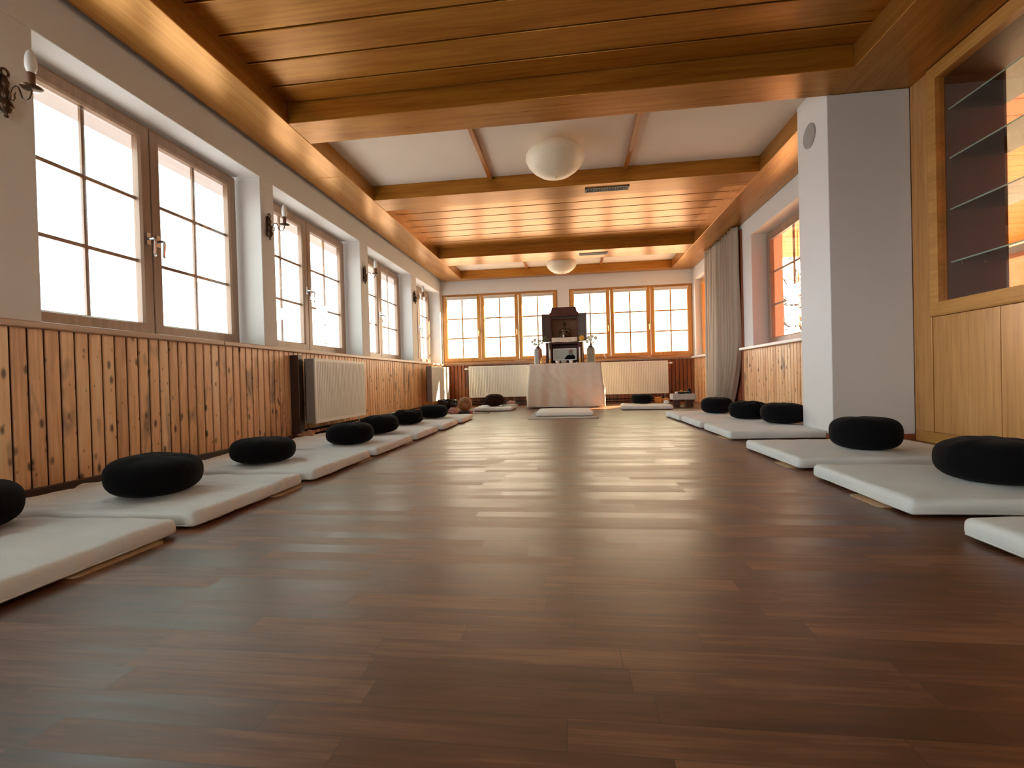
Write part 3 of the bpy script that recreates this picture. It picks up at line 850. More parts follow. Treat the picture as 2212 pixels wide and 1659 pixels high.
def sconce():
    t = empty('wall_sconce', (XL, 1.945, 1.935))
    bm = BM()
    lathe(bm, [(.002, -.118), (.010, -.112), (.007, -.100), (.014, -.092), (.026, -.078), (.029, -.062), (.022, -.044), (.014, -.034), (.019, -.024), (.021, -.004), (.016, .008), (.010, .018), (.014, .034), (.016, .048), (.009, .066), (.007, .078)], (.026, 0, 0), 20)
    # ring at the top
    pts = [(.024, .016*math.cos(a), .094+.018*math.sin(a)) for a in [2*PI*i/14 for i in range(15)]]
    tube(bm, pts, .0055, 6)
    box(bm, 0, .012, -.010, .010, -.07, .09)
    obj('backplate', bm, m_bronze, t, smooth=True)
    bm = BM()
    P = [(.045, -.035), (.050, -.010), (.062, .016), (.080, .026), (.096, .016), (.106, -.010), (.116, -.034), (.132, -.046), (.150, -.040), (.163, -.020), (.167, .002)]
    tube(bm, smooth_path([(x, 0, z) for x, z in P]), .0042, 8)
    tube(bm, smooth_path([(.046, 0, -.030), (.062, 0, -.040), (.074, 0, -.030), (.072, 0, -.014), (.080, 0, -.006)]), .0035, 6)
    obj('arm', bm, m_bronze, t, smooth=True)
    bm = BM(); lathe(bm, [(.010, -.004), (.036, .002), (.042, .009), (.040, .011), (.012, .005)], (.167, 0, 0), 24); obj('drip_pan', bm, m_bronze, t, smooth=True)
    bm = BM(); lathe(bm, [(.013, .004), (.0145, .02), (.0155, .075)], (.167, 0, 0), 16); obj('candle_sleeve', bm, wood('sconce_sleeve_brown', (.22, .11, .06), (.12, .05, .025), 'Z', .5, obj=True), t, smooth=True)
    bm = BM(); lathe(bm, [(.011, .076), (.018, .084), (.0225, .100), (.0225, .125), (.0205, .150), (.016, .168), (.009, .180), (.002, .186)], (.167, 0, 0), 20); obj('bulb', bm, m_bulb, t, smooth=True)
    return t
s0 = sconce(); SL = ['bronze candle sconce nearest the camera, left of the first window', 'bronze candle sconce between the first and second left windows', 'bronze candle sconce between the second and third left windows', 'bronze candle sconce between the third and fourth left windows']
for i, y in enumerate((1.948, 3.925, 5.885, 7.875)):
    s = s0 if i == 0 else copy_tree(s0)
    s.location = (XL, y, (1.930, 1.922, 1.918, 1.965)[i])
    tag(s, SL[i], 'wall sconce', 'candle sconces on the left wall')

# ------------------------------------------------------------------ mats and cushions
def rbox(bm, L, W, H, r, nx, ny, nz, seed, wr=.004, puff=.006):
    """rounded soft slab, centred in x, y, standing on z=0; sides and top carry small cloth wrinkles"""
    verts = {}
    def V(i, j, k):
        key = (i, j, k)
        if key in verts: return verts[key]
        x = (i/nx-.5)*L; y = (j/ny-.5)*W; z = (k/nz-.5)*H
        # snap borders to rounded shape
        cx = max(-L/2+r, min(L/2-r, x)); cy = max(-W/2+r, min(W/2-r, y)); rz_ = min(r, H/2*.999)
        cz = max(-H/2+rz_, min(H/2-rz_, z))
        d = Vector((x-cx, y-cy, z-cz))
        if d.length > 1e-9 and (i in (0, nx) or j in (0, ny) or k in (0, nz)):
            m = max(abs(d.x)/r, abs(d.y)/r, abs(d.z)/rz_)
            n = d.normalized()
            q = Vector((cx, cy, cz)) + Vector((n.x*r, n.y*r, n.z*rz_))*m
            x, y, z = q
        e = min(1, (L/2-abs(x))/.12, (W/2-abs(y))/.12)
        if z > 0: z += puff*max(0, e)
        nn = noise.noise(Vector((x*7+seed, y*9, z*12))) + .6*noise.noise(Vector((x*3, y*26+seed, seed)))
        s = wr*nn
        if z > 0: z += s
        if abs(x) > L/2-r: x += s*1.2*(1 if x > 0 else -1)
        if abs(y) > W/2-r: y += s*1.2*(1 if y > 0 else -1)
        v = bm.verts.new((x, y, z+H/2)); verts[key] = v
        return v
    def face(a): bm.faces.new(a)
    for i in range(nx):
        for j in range(ny):
            for k in (0, nz): face((V(i, j, k), V(i+1, j, k), V(i+1, j+1, k), V(i, j+1, k)))
    for i in range(nx):
        for k in range(nz):
            for j in (0, ny): face((V(i, j, k), V(i+1, j, k), V(i+1, j, k+1), V(i, j, k+1)))
    for j in range(ny):
        for k in range(nz):
            for i in (0, nx): face((V(i, j, k), V(i, j+1, k), V(i, j+1, k+1), V(i, j, k+1)))
def meditation_mat(c, L, W, H, rz, seed, label, group, m=None, z=.006, wr=.004):
    bm = BM(); rbox(bm, L, W, H, .020, 70, 54, 5, seed, wr)
    o = obj('meditation_mat', bm, m or m_mat, smooth=True)
    o.location = (c[0], c[1], z); o.rotation_euler = (0, 0, R(rz))
    # seam piping round the lower edge
    bm = BM(); k = .5
    P = [(-L/2+.02, -W/2), (L/2-.02, -W/2), (L/2, -W/2+.02), (L/2, W/2-.02), (L/2-.02, W/2), (-L/2+.02, W/2), (-L/2, W/2-.02), (-L/2, -W/2+.02), (-L/2+.02, -W/2)]
    tube(bm, [(x*.997, y*.997, .010) for x, y in P], .0025, 6); obj('piping', bm, m_mat2, o)
    tag(o, label, 'mat', group)
    return o
def zafu_bm(r, h, seed, pleat=.004, flat=0, wrinkle=0.0, lens=0):
    bm = BM(); NS, NT_ = 96, 22
    rings = []
    for j in range(1, NT_):
        t = j/NT_*PI
        c, s = math.cos(t), math.sin(t)
        e = .50 + .12*flat*0
        rr = r*(abs(s)**.50); z = h/2*(1 - math.copysign(abs(c)**(.78-.25*flat), c))
        if lens: rr = r*(abs(s)**.78); z = h/2*(1 - math.copysign(abs(c)**.95, c))
        ring = []
        for i in range(NS):
            a = 2*PI*i/NS
            q = rr + pleat*math.sin(a*30+.5*seed)*abs(s)**.5*(.5+.5*abs(c))
            n = noise.noise(Vector((math.cos(a)*1.6+seed, math.sin(a)*1.6, z*6)))
            q *= 1 + .025*n
            zz = z*(1+.05*n)
            if wrinkle:
                q += wrinkle*noise.noise(Vector((math.cos(a)*3, math.sin(a)*3+seed, z*55)))
                if z > h*.6: zz += wrinkle*1.2*noise.noise(Vector((q*math.cos(a)*16, q*math.sin(a)*16, seed)))
            ring.append(bm.verts.new((q*math.cos(a), q*math.sin(a), max(0, zz))))
        rings.append(ring)
    for a, b in zip(rings, rings[1:]):
        for i in range(NS): bm.faces.new((a[i], a[(i+1) % NS], b[(i+1) % NS], b[i]))
    bm.faces.new(rings[0][::-1])
    top = bm.verts.new((0, 0, h))
    for i in range(NS): bm.faces.new((rings[-1][i], rings[-1][(i+1) % NS], top))
    return bm
def zafu(c, d, h, seed, label, group, m=None, tilt=(0, 0), z=.0715, flat=0, wrinkle=0, lens=0):
    o = obj('meditation_cushion', zafu_bm(d/2, h, seed, pleat=.0008 if lens else .0011, flat=flat, wrinkle=wrinkle, lens=lens), m or m_black, smooth=True)
    o.location = (c[0], c[1], z+abs(math.sin(R(max(map(abs, tilt)))))*d*.30); o.rotation_euler = (R(tilt[0]), R(tilt[1]), seed)
    tag(o, label, 'cushion', group)
    return o
GL, GR = 'cream mats in the left-hand row', 'cream mats in the right-hand row'
GC = 'round black cushions on the mats'
order_l = ['nearest the camera, cut off at the left edge', 'second from the camera', 'third from the camera', 'fourth from the camera', 'fifth from the camera', 'sixth from the camera', 'farthest, before the black bowl']
LM = [(-1.87, 1.14, .98, .73, 1.5), (-1.875, 1.925, .98, .72, 1.0), (-1.86, 2.755, .97, .755, .5), (-1.865, 3.58, 1.0, .76, 0), (-1.85, 4.40, .98, .70, .8), (-1.82, 5.19, .96, .68, .5), (-1.80, 5.97, .96, .68, 1.2)]
for i, (x, y, L, W, a) in enumerate(LM):
    meditation_mat((x, y), L, W, .058, a, i*3.1+1, 'cream floor mat in the left row, ' + order_l[i], GL, wr=.009 if i in (1, 2) else .0055)
order_r = ['nearest the camera, cut off at the right edge', 'second from the camera, under the largest-looking cushion', 'third from the camera, in front of the column', 'fourth from the camera, beside the column', 'fifth from the camera', 'farthest, near the curtain']
RM = [(1.66, 1.265, .98, .70, 0), (1.645, 2.15, .97, .68, 0), (1.655, 3.05, .97, .74, 1), (1.572, 4.25, .725, .73, .5), (1.68, 5.09, .97, .74, .5), (1.655, 5.85, .97, .67, 1.5)]
for i, (x, y, L, W, a) in enumerate(RM):
    meditation_mat((x, y), L, W, .060, a, i*2.7+40, 'cream floor mat in the right row, ' + order_r[i], GR)
o = meditation_mat((-1.30, 8.10), .64, .80, .055, 1, 71, 'cream floor mat by the far left radiator, under the brown cushion', 'cream mats at the far wall')
o = meditation_mat((1.16, 7.77), .76, .72, .055, -4, 75, 'cream floor mat by the far right radiator, under the black cushion', 'cream mats at the far wall')
# cushions
LC = [(-2.00, 1.30, .335, .155, (0, 0)), (-1.79, 1.845, .35, .150, (2, -5)), (-1.815, 2.606, .346, .140, (0, -1)), (-1.663, 3.407, .347, .151, (0, 0)), (-1.711, 4.079, .339, .153, (0, -2)), (-1.763, 4.964, .318, .140, (0, 0)), (-1.698, 5.721, .350, .157, (0, 0))]
lc = ['round black cushion at the left edge on the nearest left mat', 'round black cushion tilted on the second left mat, the largest-looking in the left row', 'round black cushion on the third left mat, before the pine wall', 'round black cushion on the fourth left mat, below the nearer radiator', 'round black cushion on the fifth left mat', 'flatter wrinkled black cushion on the sixth left mat', 'round black cushion on the farthest left mat, before the black bowl']
for i, (x, y, d, h, tl) in enumerate(LC):
    zafu((x, y), d, h, i*1.7+.3, lc[i], GC, tilt=tl, flat=1 if i == 5 else 0, wrinkle=.016 if i == 5 else 0)
RC = [(1.645, 2.09, .375, .165), (1.661, 2.957, .349, .178), (1.85, 4.465, .37, .175), (1.722, 4.947, .348, .170), (1.639, 5.684, .335, .180)]
rc = ['round black cushion cut off at the right edge, the largest-looking of all', 'round black cushion standing in front of the white column', 'round black cushion half hidden behind the white column', 'wrinkled round black cushion on the fifth right mat', 'round black cushion on the farthest right mat, before the curtain']
for i, (x, y, d, h) in enumerate(RC):
    zafu((x, y), d, h, i*2.3+9, rc[i], GC, wrinkle=.014 if i == 3 else 0)
zafu((-1.315, 8.03), .345, .205, 4.4, 'round dark brown cushion on the mat by the far left radiator', None, m=m_brownz, z=.069, lens=1)
zafu((1.135, 8.01), .34, .150, 6.1, 'round black cushion on the mat below the far right radiator', GC, z=.069, flat=.5)
# thin boards lying under the mats
brd = [(-1.405, 1.30, .30, 'left row, nearest mat'), (-1.40, 2.17, .22, 'left row, second mat'), (-1.405, 3.05, .20, 'left row, third mat'), (-1.39, 3.90, .20, 'left row, fourth mat'),
       (1.165, 2.04, .20, 'right row, second mat'), (1.180, 2.82, .18, 'right row, third mat'), (1.215, 4.02, .20, 'right row, fourth mat')]
for x, y, ln, lb in brd:
    bm = BM(); s = 1 if x < 0 else -1
    prism(bm, [(-.14, -ln/2), (.05, -ln/2), (.062, -ln/2+.015), (.062, ln/2-.015), (.05, ln/2), (-.14, ln/2)], 0, .005, 'Z')
    o = obj('plywood_board', bm, m_board); o.location = (x-s*.030, y, .0); o.rotation_euler = (0, 0, 0 if s > 0 else PI)
    tag(o, 'thin wooden board peeping from under the mat, %s' % lb, 'board', 'thin boards under the mats')

# ------------------------------------------------------------------ rug and mat before the altar
bm = BM(); rbox(bm, .90, 1.45, .010, .004, 30, 40, 1, 5, .001, 0)
o = obj('prayer_rug', bm, m_rug, smooth=False); o.location = (-.115, 6.80, 0); tag(o, 'thin grey white rug on the floor before the altar table', 'rug')
bm = BM()
for k in range(60): 
    x = -.44+.88*k/59; tube(bm, [(x, -.725, .006), (x+.004, -.742, .003)], .002, 4)
obj('fringe', bm, m_rug, o)
o = meditation_mat((-.105, 6.78), .76, .88, .052, .3, 90, 'cream mat lying on the rug before the altar table', None, z=.012, wr=.003)

# ------------------------------------------------------------------ altar table and cloth
TX0, TX1, TY0, TY1, TZ = -.72, .50, 8.29, 9.16, .772
t = empty('altar_table', (-.11, 8.72, 0)); tag(t, 'table under the off-white cloth at the far end', 'table')
bm = BM(); box(bm, -.58, .58, -.40, .41, .735, .765); obj('tabletop', bm, m_darkwood, t, bevel=.003)
for x in (-.54, .50):
    for y in (-.37, .34):
        bm = BM(); box(bm, x, x+.045, y, y+.045, 0, .735); obj('leg', bm, m_darkwood, t)
def table_cloth():
    bm = BM()
    hw, hd = (TX1-TX0)/2, (TY1-TY0)/2
    N = 120; NV = 26
    # outline of the top, rounded corners
    pts = []
    per = []
    nx, ny = 44, 30
    for i in range(nx): per.append((-hw+2*hw*i/nx, -hd, 0, -1))
    for i in range(ny): per.append((hw, -hd+2*hd*i/ny, 1, 0))
    for i in range(nx): per.append((hw-2*hw*i/nx, hd, 0, 1))
    for i in range(ny): per.append((-hw, hd-2*hd*i/ny, -1, 0))
    rows = []
    for j in range(NV+1):
        t = j/NV; z = TZ - t*(TZ-.012)
        row = []
        for k, (x, y, nx_, ny_) in enumerate(per):
            # corner proximity -> flare outward towards the hem
            cd_ = min(math.hypot(abs(x)-hw, abs(y)-hd), .5)
            fl = math.exp(-(cd_/.07)**2)*.055*t
            cx, cy = (1 if x > 0 else -1), (1 if y > 0 else -1)
            u = x if ny_ else y
            fold = .020*t**.8*math.sin(u*13 + 1.3 + (2 if y > 0 else 0)) + .012*t*math.sin(u*29+.7)
            fold += .05*t*noise.noise(Vector((u*3.3, z*3.0, ny_*2+3))) + .012*noise.noise(Vector((u*11+z*5, z*9, 8)))
            fold += -.018*math.sin(PI*min(1, t*1.6))*math.exp(-((abs(x)-hw)/.25)**2)*abs(ny_)
            ox = nx_*(fold+.006) + cx*fl; oy = ny_*(fold+.006) + cy*fl
            if t == 0: ox = oy = 0
            zz = z + (.012*noise.noise(Vector((u*2, 4, 1))) if j == NV else 0)
            row.append(bm.verts.new((x+ox, y+oy, max(.004, zz))))
        rows.append(row)
    n = len(per)
    for a, b in zip(rows, rows[1:]):
        for k in range(n): bm.faces.new((a[k], a[(k+1) % n], b[(k+1) % n], b[k]))
    bm.faces.new(rows[0])
    return bm
o = obj('tablecloth', table_cloth(), m_cloth, smooth=True); o.location = (-.11, 8.725, .002)
o.modifiers.new('thick', 'SOLIDIFY').thickness = .002
o.data.polygons[-1].use_smooth = False
tag(o, 'off-white cloth draped to the floor over the altar table', 'tablecloth')
TT = TZ + .004

# shrine -----------------------------------------------------------
sh = empty('altar_shrine', (-.105, 8.88, TT)); tag(sh, 'dark red-brown wooden shrine with open side doors on the altar table', 'shrine')
def sb(name, b, m=None, bevel=.003, parent=None): 
    bm = BM(); box(bm, *b); return obj(name, bm, m or m_shrine, parent or sh, bevel=bevel)
# lower stand (height .39) with an open centre
bm = BM()
box(bm, -.345, -.235, -.13, .16, 0, .40); box(bm, .235, .345, -.13, .16, 0, .40); box(bm, -.235, .235, .06, .16, 0, .40); box(bm, -.345, .345, -.14, .16, .36, .40); box(bm, -.235, .235, -.13, .06, 0, .03)
obj('stand', bm, m_shrine, sh, bevel=.004)
for x in (-.29, .29):
    bm = BM()
    for dx in (-.04, .04): box(bm, x+dx-.006, x+dx+.006, -.138, -.13, .03, .345)
    for z in (.03, .335): box(bm, x-.046, x+.046, -.138, -.13, z, z+.012)
    obj('stand_panel', bm, m_shrine, sh)
# upper niche
bm = BM()
box(bm, -.255, -.228, -.16, .15, .40, .92); box(bm, .228, .255, -.16, .15, .40, .92); box(bm, -.228, .228, .13, .15, .40, .92)
obj('niche_sides', bm, m_shrine, sh, bevel=.002)
m_backcl = cloth('niche_backing_tan', (.50, .30, .18), 200, var=.25, big=14)
sb('niche_backing', (-.228, .228, .122, .13, .47, .86), m_backcl, 0)
bm = BM(); prism(bm, [(-.262, .86), (-.262, .925), (-.235, .94), (-.215, 1.025), (.215, 1.025), (.235, .94), (.262, .925), (.262, .86)], -.185, .15, 'Y'); obj('crown', bm, m_shrine, sh, bevel=.006)
sb('lintel', (-.228, .228, -.15, -.12, .815, .86), m_darktrim)
sb('shelf', (-.228, .228, -.16, .122, .40, .475))
for s in (-1, 1):
    dr = empty('door', (s*.252, -.155, .40)); dr.parent = sh; dr.rotation_euler = (0, 0, R(-16) if s > 0 else R(16)+PI)
    # door leaf extends along local +x
    bm = BM(); box(bm, 0, .155, -.008, .008, 0, .51); obj('leaf', bm, m_shgrey, dr, bevel=.003)
    bm = BM()
    box(bm, .01, .145, -.013, .013, .01, .04); box(bm, .01, .145, -.013, .013, .47, .50); box(bm, .0, .025, -.013, .013, .01, .50); box(bm, .130, .155, -.013, .013, .01, .50); box(bm, .025, .130, -.012, .012, .16, .18)
    obj('moulding', bm, m_shgrey, dr, bevel=.002)
# cloth on the shrine shelf
bm = BM(); N = 24
g = []
for i in range(N+1):
    x = -.232+.464*i/N; f = .006*math.sin(i*1.1)
    g.append([bm.verts.new(p) for p in ((x, .10, .0), (x, -.165, .0), (x, -.170+f*.4, -.03), (x, -.172+f, -.085+.004*math.sin(i*.35)))])
for a, b in zip(g, g[1:]):
    for k in range(3): bm.faces.new((a[k], b[k], b[k+1], a[k+1]))
o = obj('shelf_cloth', bm, m_cloth, smooth=False); o.modifiers.new('thick', 'SOLIDIFY').thickness = .002
o.location = (-.105, 8.88, TT+.478); tag(o, 'pale cloth over the shelf of the shrine, under the seated figure', 'cloth')
# statue
bm = BM()
el = lambda c, r, rot=None: ellipsoid(bm, Vector(c), r, 14, rot)
el((0, 0, .022), (.118, .075, .024)); el((-.075, -.02, .030), (.052, .045, .026)); el((.075, -.02, .030), (.052, .045, .026)); el((0, -.035, .034), (.08, .03, .018))
el((0, .012, .085), (.052, .036, .055)); el((0, .012, .135), (.060, .036, .042)); el((0, .010, .165), (.035, .026, .022)); el((0, .005, .195), (.016, .016, .022))
el((0, 0, .230), (.028, .029, .034)); el((0, .006, .250), (.027, .028, .022)); el((0, .008, .272), (.013, .013, .014))
for s in (-1, 1):
    tube(bm, [(s*.052, .01, .152), (s*.078, .004, .125), (s*.086, -.004, .095), (s*.074, -.03, .066), (s*.040, -.055, .052), (s*.008, -.060, .050)], [.019, .020, .018, .015, .012, .011], 10)
    el((s*.029, .002, .226), (.004, .006, .014))
    el((s*.010, -.027, .236), (.005, .003, .003))
el((0, -.030, .226), (.0045, .006, .009)); el((0, -.027, .214), (.008, .004, .003))
o = obj('seated_figure', bm, m_statue, smooth=True)
rm = o.modifiers.new('remesh', 'REMESH'); rm.mode = 'VOXEL'; rm.voxel_size = .0035; rm.use_smooth_shade = True
o.location = (-.105, 8.85, TT+.480); o.scale = (1.0, 1.0, 1.05); tag(o, 'small dark bronze statue of a seated meditating figure in the shrine', 'statue')
# cup on the shelf edge
t = empty('incense_cup', (-.105, 8.74, TT+.480)); tag(t, 'small cup half white half brown in front of the seated figure', 'cup')
bm = BM(); prism(bm, [(-.030, -.022), (0, -.022), (0, .022), (-.030, .022)], 0, .048, 'Z'); obj('white_half', bm, m_white, t, bevel=.006)
bm = BM(); prism(bm, [(0.001, -.022), (.030, -.022), (.030, .022), (0.001, .022)], 0, .046, 'Z'); obj('brown_half', bm, m_maroon, t, bevel=.006)
# framed portrait
t = empty('framed_portrait', (-.105, 8.775, TT+.068)); tag(t, 'framed photograph of a bald bearded person in a black shirt, in the shrine stand', 'picture')
bm = BM(); hw, hh = .212, .212
box(bm, -hw, hw, 0, .012, 0, .010); box(bm, -hw, hw, 0, .012, hh-.010, hh); box(bm, -hw, -hw+.010, 0, .012, .010, hh-.010); box(bm, hw-.010, hw, 0, .012, .010, hh-.010)
obj('frame', bm, m_white, t)
bm = BM(); box(bm, -hw+.010, hw-.010, .006, .010, .010, hh-.010); o = obj('photograph', bm, m_photo, t)
bm = BM(); prism(bm, [(-.01, .011), (.012, .055), (.045, .085), (.085, .100), (.105, .075), (.13, .100), (.168, .085), (.185, .060), (.185, .011)], .0045, .006, 'Y'); obj('shirt', bm, m_black, o)
bm = BM(); lathe(bm, [(.040, .0040), (.040, .0058)], (.108, 0, .145), 24, 'Y', 1, 1.3); obj('face', bm, m_skin, o)
bm = BM(); lathe(bm, [(.030, .0028), (.030, .0040)], (.108, 0, .112), 24, 'Y', 1, .85); obj('beard', bm, m_beard, o)
bm = BM()
for x in (.092, .124):
    tube(bm, [(x+.011*math.cos(a), .0035, .150+.008*math.sin(a)) for a in [2*PI*i/10 for i in range(11)]], .0016, 4)
tube(bm, [(.103, .0035, .152), (.113, .0035, .152)], .0014, 4)
obj('spectacles', bm, m_dark, o)
# candles on top of the shrine
for dx in (-.02, .014):
    t = empty('small_candle', (-.105+dx, 8.80, TT+1.026)); tag(t, 'tiny pale candle on top of the shrine, the %s of two' % ('left' if dx < 0 else 'right'), 'candle', 'tiny candles on the shrine')
    bm = BM(); lathe(bm, [(.008, 0), (.008, .006), (.005, .008), (.004, .045), (.001, .052)], (0, 0, 0), 10); obj('body', bm, m_wax, t, smooth=True)
# candlesticks
for x, y, bent in ((-.372, 8.60, True), (.160, 8.60, False)):
    t = empty('candlestick', (x, y, TT)); tag(t, 'gilded candlestick with a tall white candle %s' % ('and a thin pale tube bent over above it, left of the picture' if bent else 'standing straight, right of the picture'), 'candlestick', 'candlesticks on the altar')
    bm = BM(); lathe(bm, [(.036, 0), (.034, .006), (.014, .02), (.008, .036), (.016, .05), (.018, .058), (.008, .068), (.012, .082), (.016, .09), (.012, .092)], (0, 0, 0), 20); obj('base', bm, m_gold, t, smooth=True)
    bm = BM()
    if bent:
        tube(bm, [(0, 0, .09), (0, 0, .15), (-.003, 0, .25), (-.010, 0, .28), (-.012, 0, .36), (-.020, 0, .378), (-.045, 0, .380), (-.085, 0, .380)], [.0155, .0165, .0165, .009, .006, .006, .006, .005], 10)  # candle with a thin pale tube bent over above it
    else: tube(bm, [(0, 0, .09), (0, 0, .20), (0, 0, .27), (0, 0, .29)], [.0145, .0145, .014, .008], 10)
    obj('candle', bm, m_wax, t, smooth=True)
t = empty('incense_stick', (.215, 8.62, TT)); tag(t, 'thin upright pale rod beside the right candlestick', 'rod')
bm = BM(); lathe(bm, [(.014, 0), (.012, .01), (.004, .014), (.004, .36), (.002, .38)], (0, 0, 0), 10); obj('rod', bm, m_gold, t)
# bowls
def bowl(name, x, y, r, h, m, label):
    bm = BM(); lathe(bm, [(r*.45, 0), (r*.5, .004), (r*.8, h*.35), (r, h*.8), (r, h), (r*.93, h), (r*.72, h*.42), (r*.3, h*.18)], (0, 0, 0), 28)
    o = obj(name, bm, m, smooth=True); o.location = (x, y, TT); tag(o, label, 'bowl', 'small bowls on the altar'); return o
bowl('offering_bowl', -.232, 8.50, .040, .052, m_white, 'small white bowl on the altar cloth, left of the grey bowl')
bowl('offering_bowl', -.125, 8.58, .052, .056, m_greybowl, 'grey bowl on the altar cloth, middle of three')
bowl('offering_bowl', .003, 8.50, .038, .052, m_white, 'small white bowl on the altar cloth, right of the grey bowl')
o = None
bm = BM(); ellipsoid(bm, Vector((0, 0, .010)), (.014, .012, .010), 10); o = obj('pebble', bm, m_white, smooth=True); o.location = (.10, 8.47, TT); tag(o, 'tiny white stone on the altar cloth by the right candlestick', 'stone')
# gilded figurine
t = empty('gilded_figurine', (-.520, 8.56, TT)); tag(t, 'small gilded figurine before the left picture vase', 'figurine')
bm = BM(); lathe(bm, [(.030, 0), (.032, .01), (.02, .014), (.024, .03), (.026, .045), (.015, .07), (.010, .078), (.014, .09), (.012, .102), (.005, .115), (.001, .13)], (0, 0, 0), 16)
for s in (-1, 1): tube(bm, [(s*.012, 0, .068), (s*.034, 0, .056), (s*.030, -.01, .078)], .006, 6)
obj('body', bm, m_gold, t, smooth=True)
# picture vases with flowers
def vase(x, y, label, mleft, mright, flowers, hgt=.275, hw=.072):
    t = empty('picture_vase', (x, y, TT)); tag(t, label, 'vase', 'picture vases on the altar')
    bm = BM(); pts = [(-hw, -.03), (-hw+.02, -.055), (.012, -.055), (.012, .055), (-hw+.02, .055), (-hw, .03)]
    def shoulder(pts): 
        prism(bm, pts, 0, hgt-.02, 'Z')
        lo = [bm.verts.new((p[0], p[1], hgt-.02)) for p in pts]; hi = [bm.verts.new((p[0]*.72, p[1]*.72, hgt+.018)) for p in pts]
        n = len(pts)
        for i in range(n): bm.faces.new((lo[i], lo[(i+1) % n], hi[(i+1) % n], hi[i]))
        bm.faces.new(hi)
    shoulder(pts); o = obj('body', bm, mleft, t, bevel=.002)
    bm = BM(); pts = [(.0125, -.055), (hw-.02, -.055), (hw, -.03), (hw, .03), (hw-.02, .055), (.0125, .055)]
    shoulder(pts); obj('side_panel', bm, mright, t, bevel=.002)
    bm = BM()
    for px in (-hw, hw): box(bm, px-.003, px+.003, -.034, -.028, 0, hgt-.02)
    obj('gilt_edge', bm, m_gold, t)
    bm = BM(); lathe(bm, [(.045, hgt+.005), (.042, hgt+.03), (.026, hgt+.045), (.02, hgt+.045)], (0, 0, 0), 18); obj('neck', bm, m_darktrim, t, smooth=True)
    return t
vase(-.585, 8.66, 'tall grey and terracotta picture vase left of the shrine', m_silver, m_terra, 0)
vase(.358, 8.66, 'tall landscape picture vase right of the shrine', m_scene, m_scene, 1, hgt=.265)
random.seed(3)
def bouquet(x, y, z, spec, label):
    t = empty('flower_bunch', (x, y, z)); tag(t, label, 'flowers', 'flower bunches on the altar')
    bs = BM()
    for (dx, dz, kind, size) in spec:
        if kind != 'leaf': size *= 1.35
        e = Vector((dx, -.08 if kind == 'yellow' else random.uniform(-.06, .01), dz)); m = Vector((dx*.35, e.y*.4, dz*.55))
        tube(bs, [(dx*.06, 0, -.05), (dx*.15, 0, .02), m, e], [.004, .0035, .003, .002], 5)
        if kind == 'petal' or kind == 'yellow':
            bm = BM()
            for k in range(8):
                a = 2*PI*k/8; ellipsoid(bm, e+Vector((math.cos(a)*size*.6, -.005, math.sin(a)*size*.6)), (size*.5, size*.25, size*.5), 6)
            ellipsoid(bm, e+Vector((0, -size*.2, 0)), (size*.35,)*3, 6)
            obj('blossom', bm, m_petal if kind == 'petal' else m_yel, t, smooth=True)
        elif kind == 'leaf':
            bm = BM()
            for k in range(4):
                q = m.lerp(e, .3+.25*k); a = random.uniform(-1, 1)
                ellipsoid(bm, q+Vector((size*.5*math.cos(a), 0, size*.5)), (size*.22, .004, size*.7), 6, Matrix.Rotation(a, 3, 'Y'))
            obj('leaves', bm, m_leaf, t, smooth=True)
        else:
            for k in range(3):
                q = m.lerp(e, .4+.3*k); tube(bs, [q, q+Vector((random.uniform(-.05, .05), 0, random.uniform(.02, .05)))], [.0025, .001], 4)
    obj('stems', bs, m_twig, t)
    return t
bouquet(-.585, 8.66, TT+.32, [(-.16, .16, 'twig', .02), (-.19, .02, 'twig', .02), (-.10, .09, 'petal', .02), (-.05, .12, 'petal', .022), (-.06, .05, 'petal', .018), (-.08, .03, 'leaf', .035), (.0, .09, 'leaf', .035), (.04, .10, 'petal', .02), (.12, .14, 'leaf', .04), (.16, .11, 'leaf', .035), (.02, .04, 'petal', .02), (.08, .06, 'petal', .018)], 'white blossoms and twigs in the vase left of the shrine')
bouquet(.358, 8.66, TT+.31, [(-.155, .135, 'yellow', .034), (-.03, .14, 'petal', .026), (.0, .10, 'petal', .024), (.03, .16, 'petal', .022), (-.06, .07, 'petal', .022), (.09, .13, 'petal', .024), (.13, .10, 'twig', .02), (.16, .14, 'twig', .02), (.10, .19, 'twig', .02), (-.09, .06, 'leaf', .03), (.05, .04, 'leaf', .03)], 'yellow bloom, white blossoms and twigs in the vase right of the shrine')

# ------------------------------------------------------------------ things by the far left corner
t = empty('singing_bowl', (-2.10, 7.90, 0)); tag(t, 'large glossy black bowl gong on the floor under the far left radiator', 'bowl gong')
bm = BM(); lathe(bm, [(.10, .03), (.145, .06), (.165, .11), (.165, .175), (.16, .205), (.150, .205), (.152, .17), (.13, .08)], (0, 0, 0), 36); obj('bowl', bm, m_glossblack, t, smooth=True)
bm = BM(); lathe(bm, [(.12, 0), (.145, .01), (.145, .03), (.11, .045)], (0, 0, 0), 30); obj('ring_cushion', bm, m_maroon, t, smooth=True)
t = empty('wooden_drum', (-1.665, 7.34, 0)); tag(t, 'round tan wooden slit drum with a pale rim, at the end of the left row', 'drum')
bm = BM(); lathe(bm, [(.02, -.062), (.05, -.064), (.085, -.055), (.104, -.03), (.110, 0), (.104, .04), (.07, .07), (.02, .08)], (0, 0, .145), 36, 'Y'); obj('body', bm, m_drum, t, smooth=True)
bm = BM(); tube(bm, [(.108*math.cos(a), -.028, .145+.108*math.sin(a)) for a in [2*PI*i/40 for i in range(41)]], .008, 8); obj('rim', bm, m_drumrim, t, smooth=True)
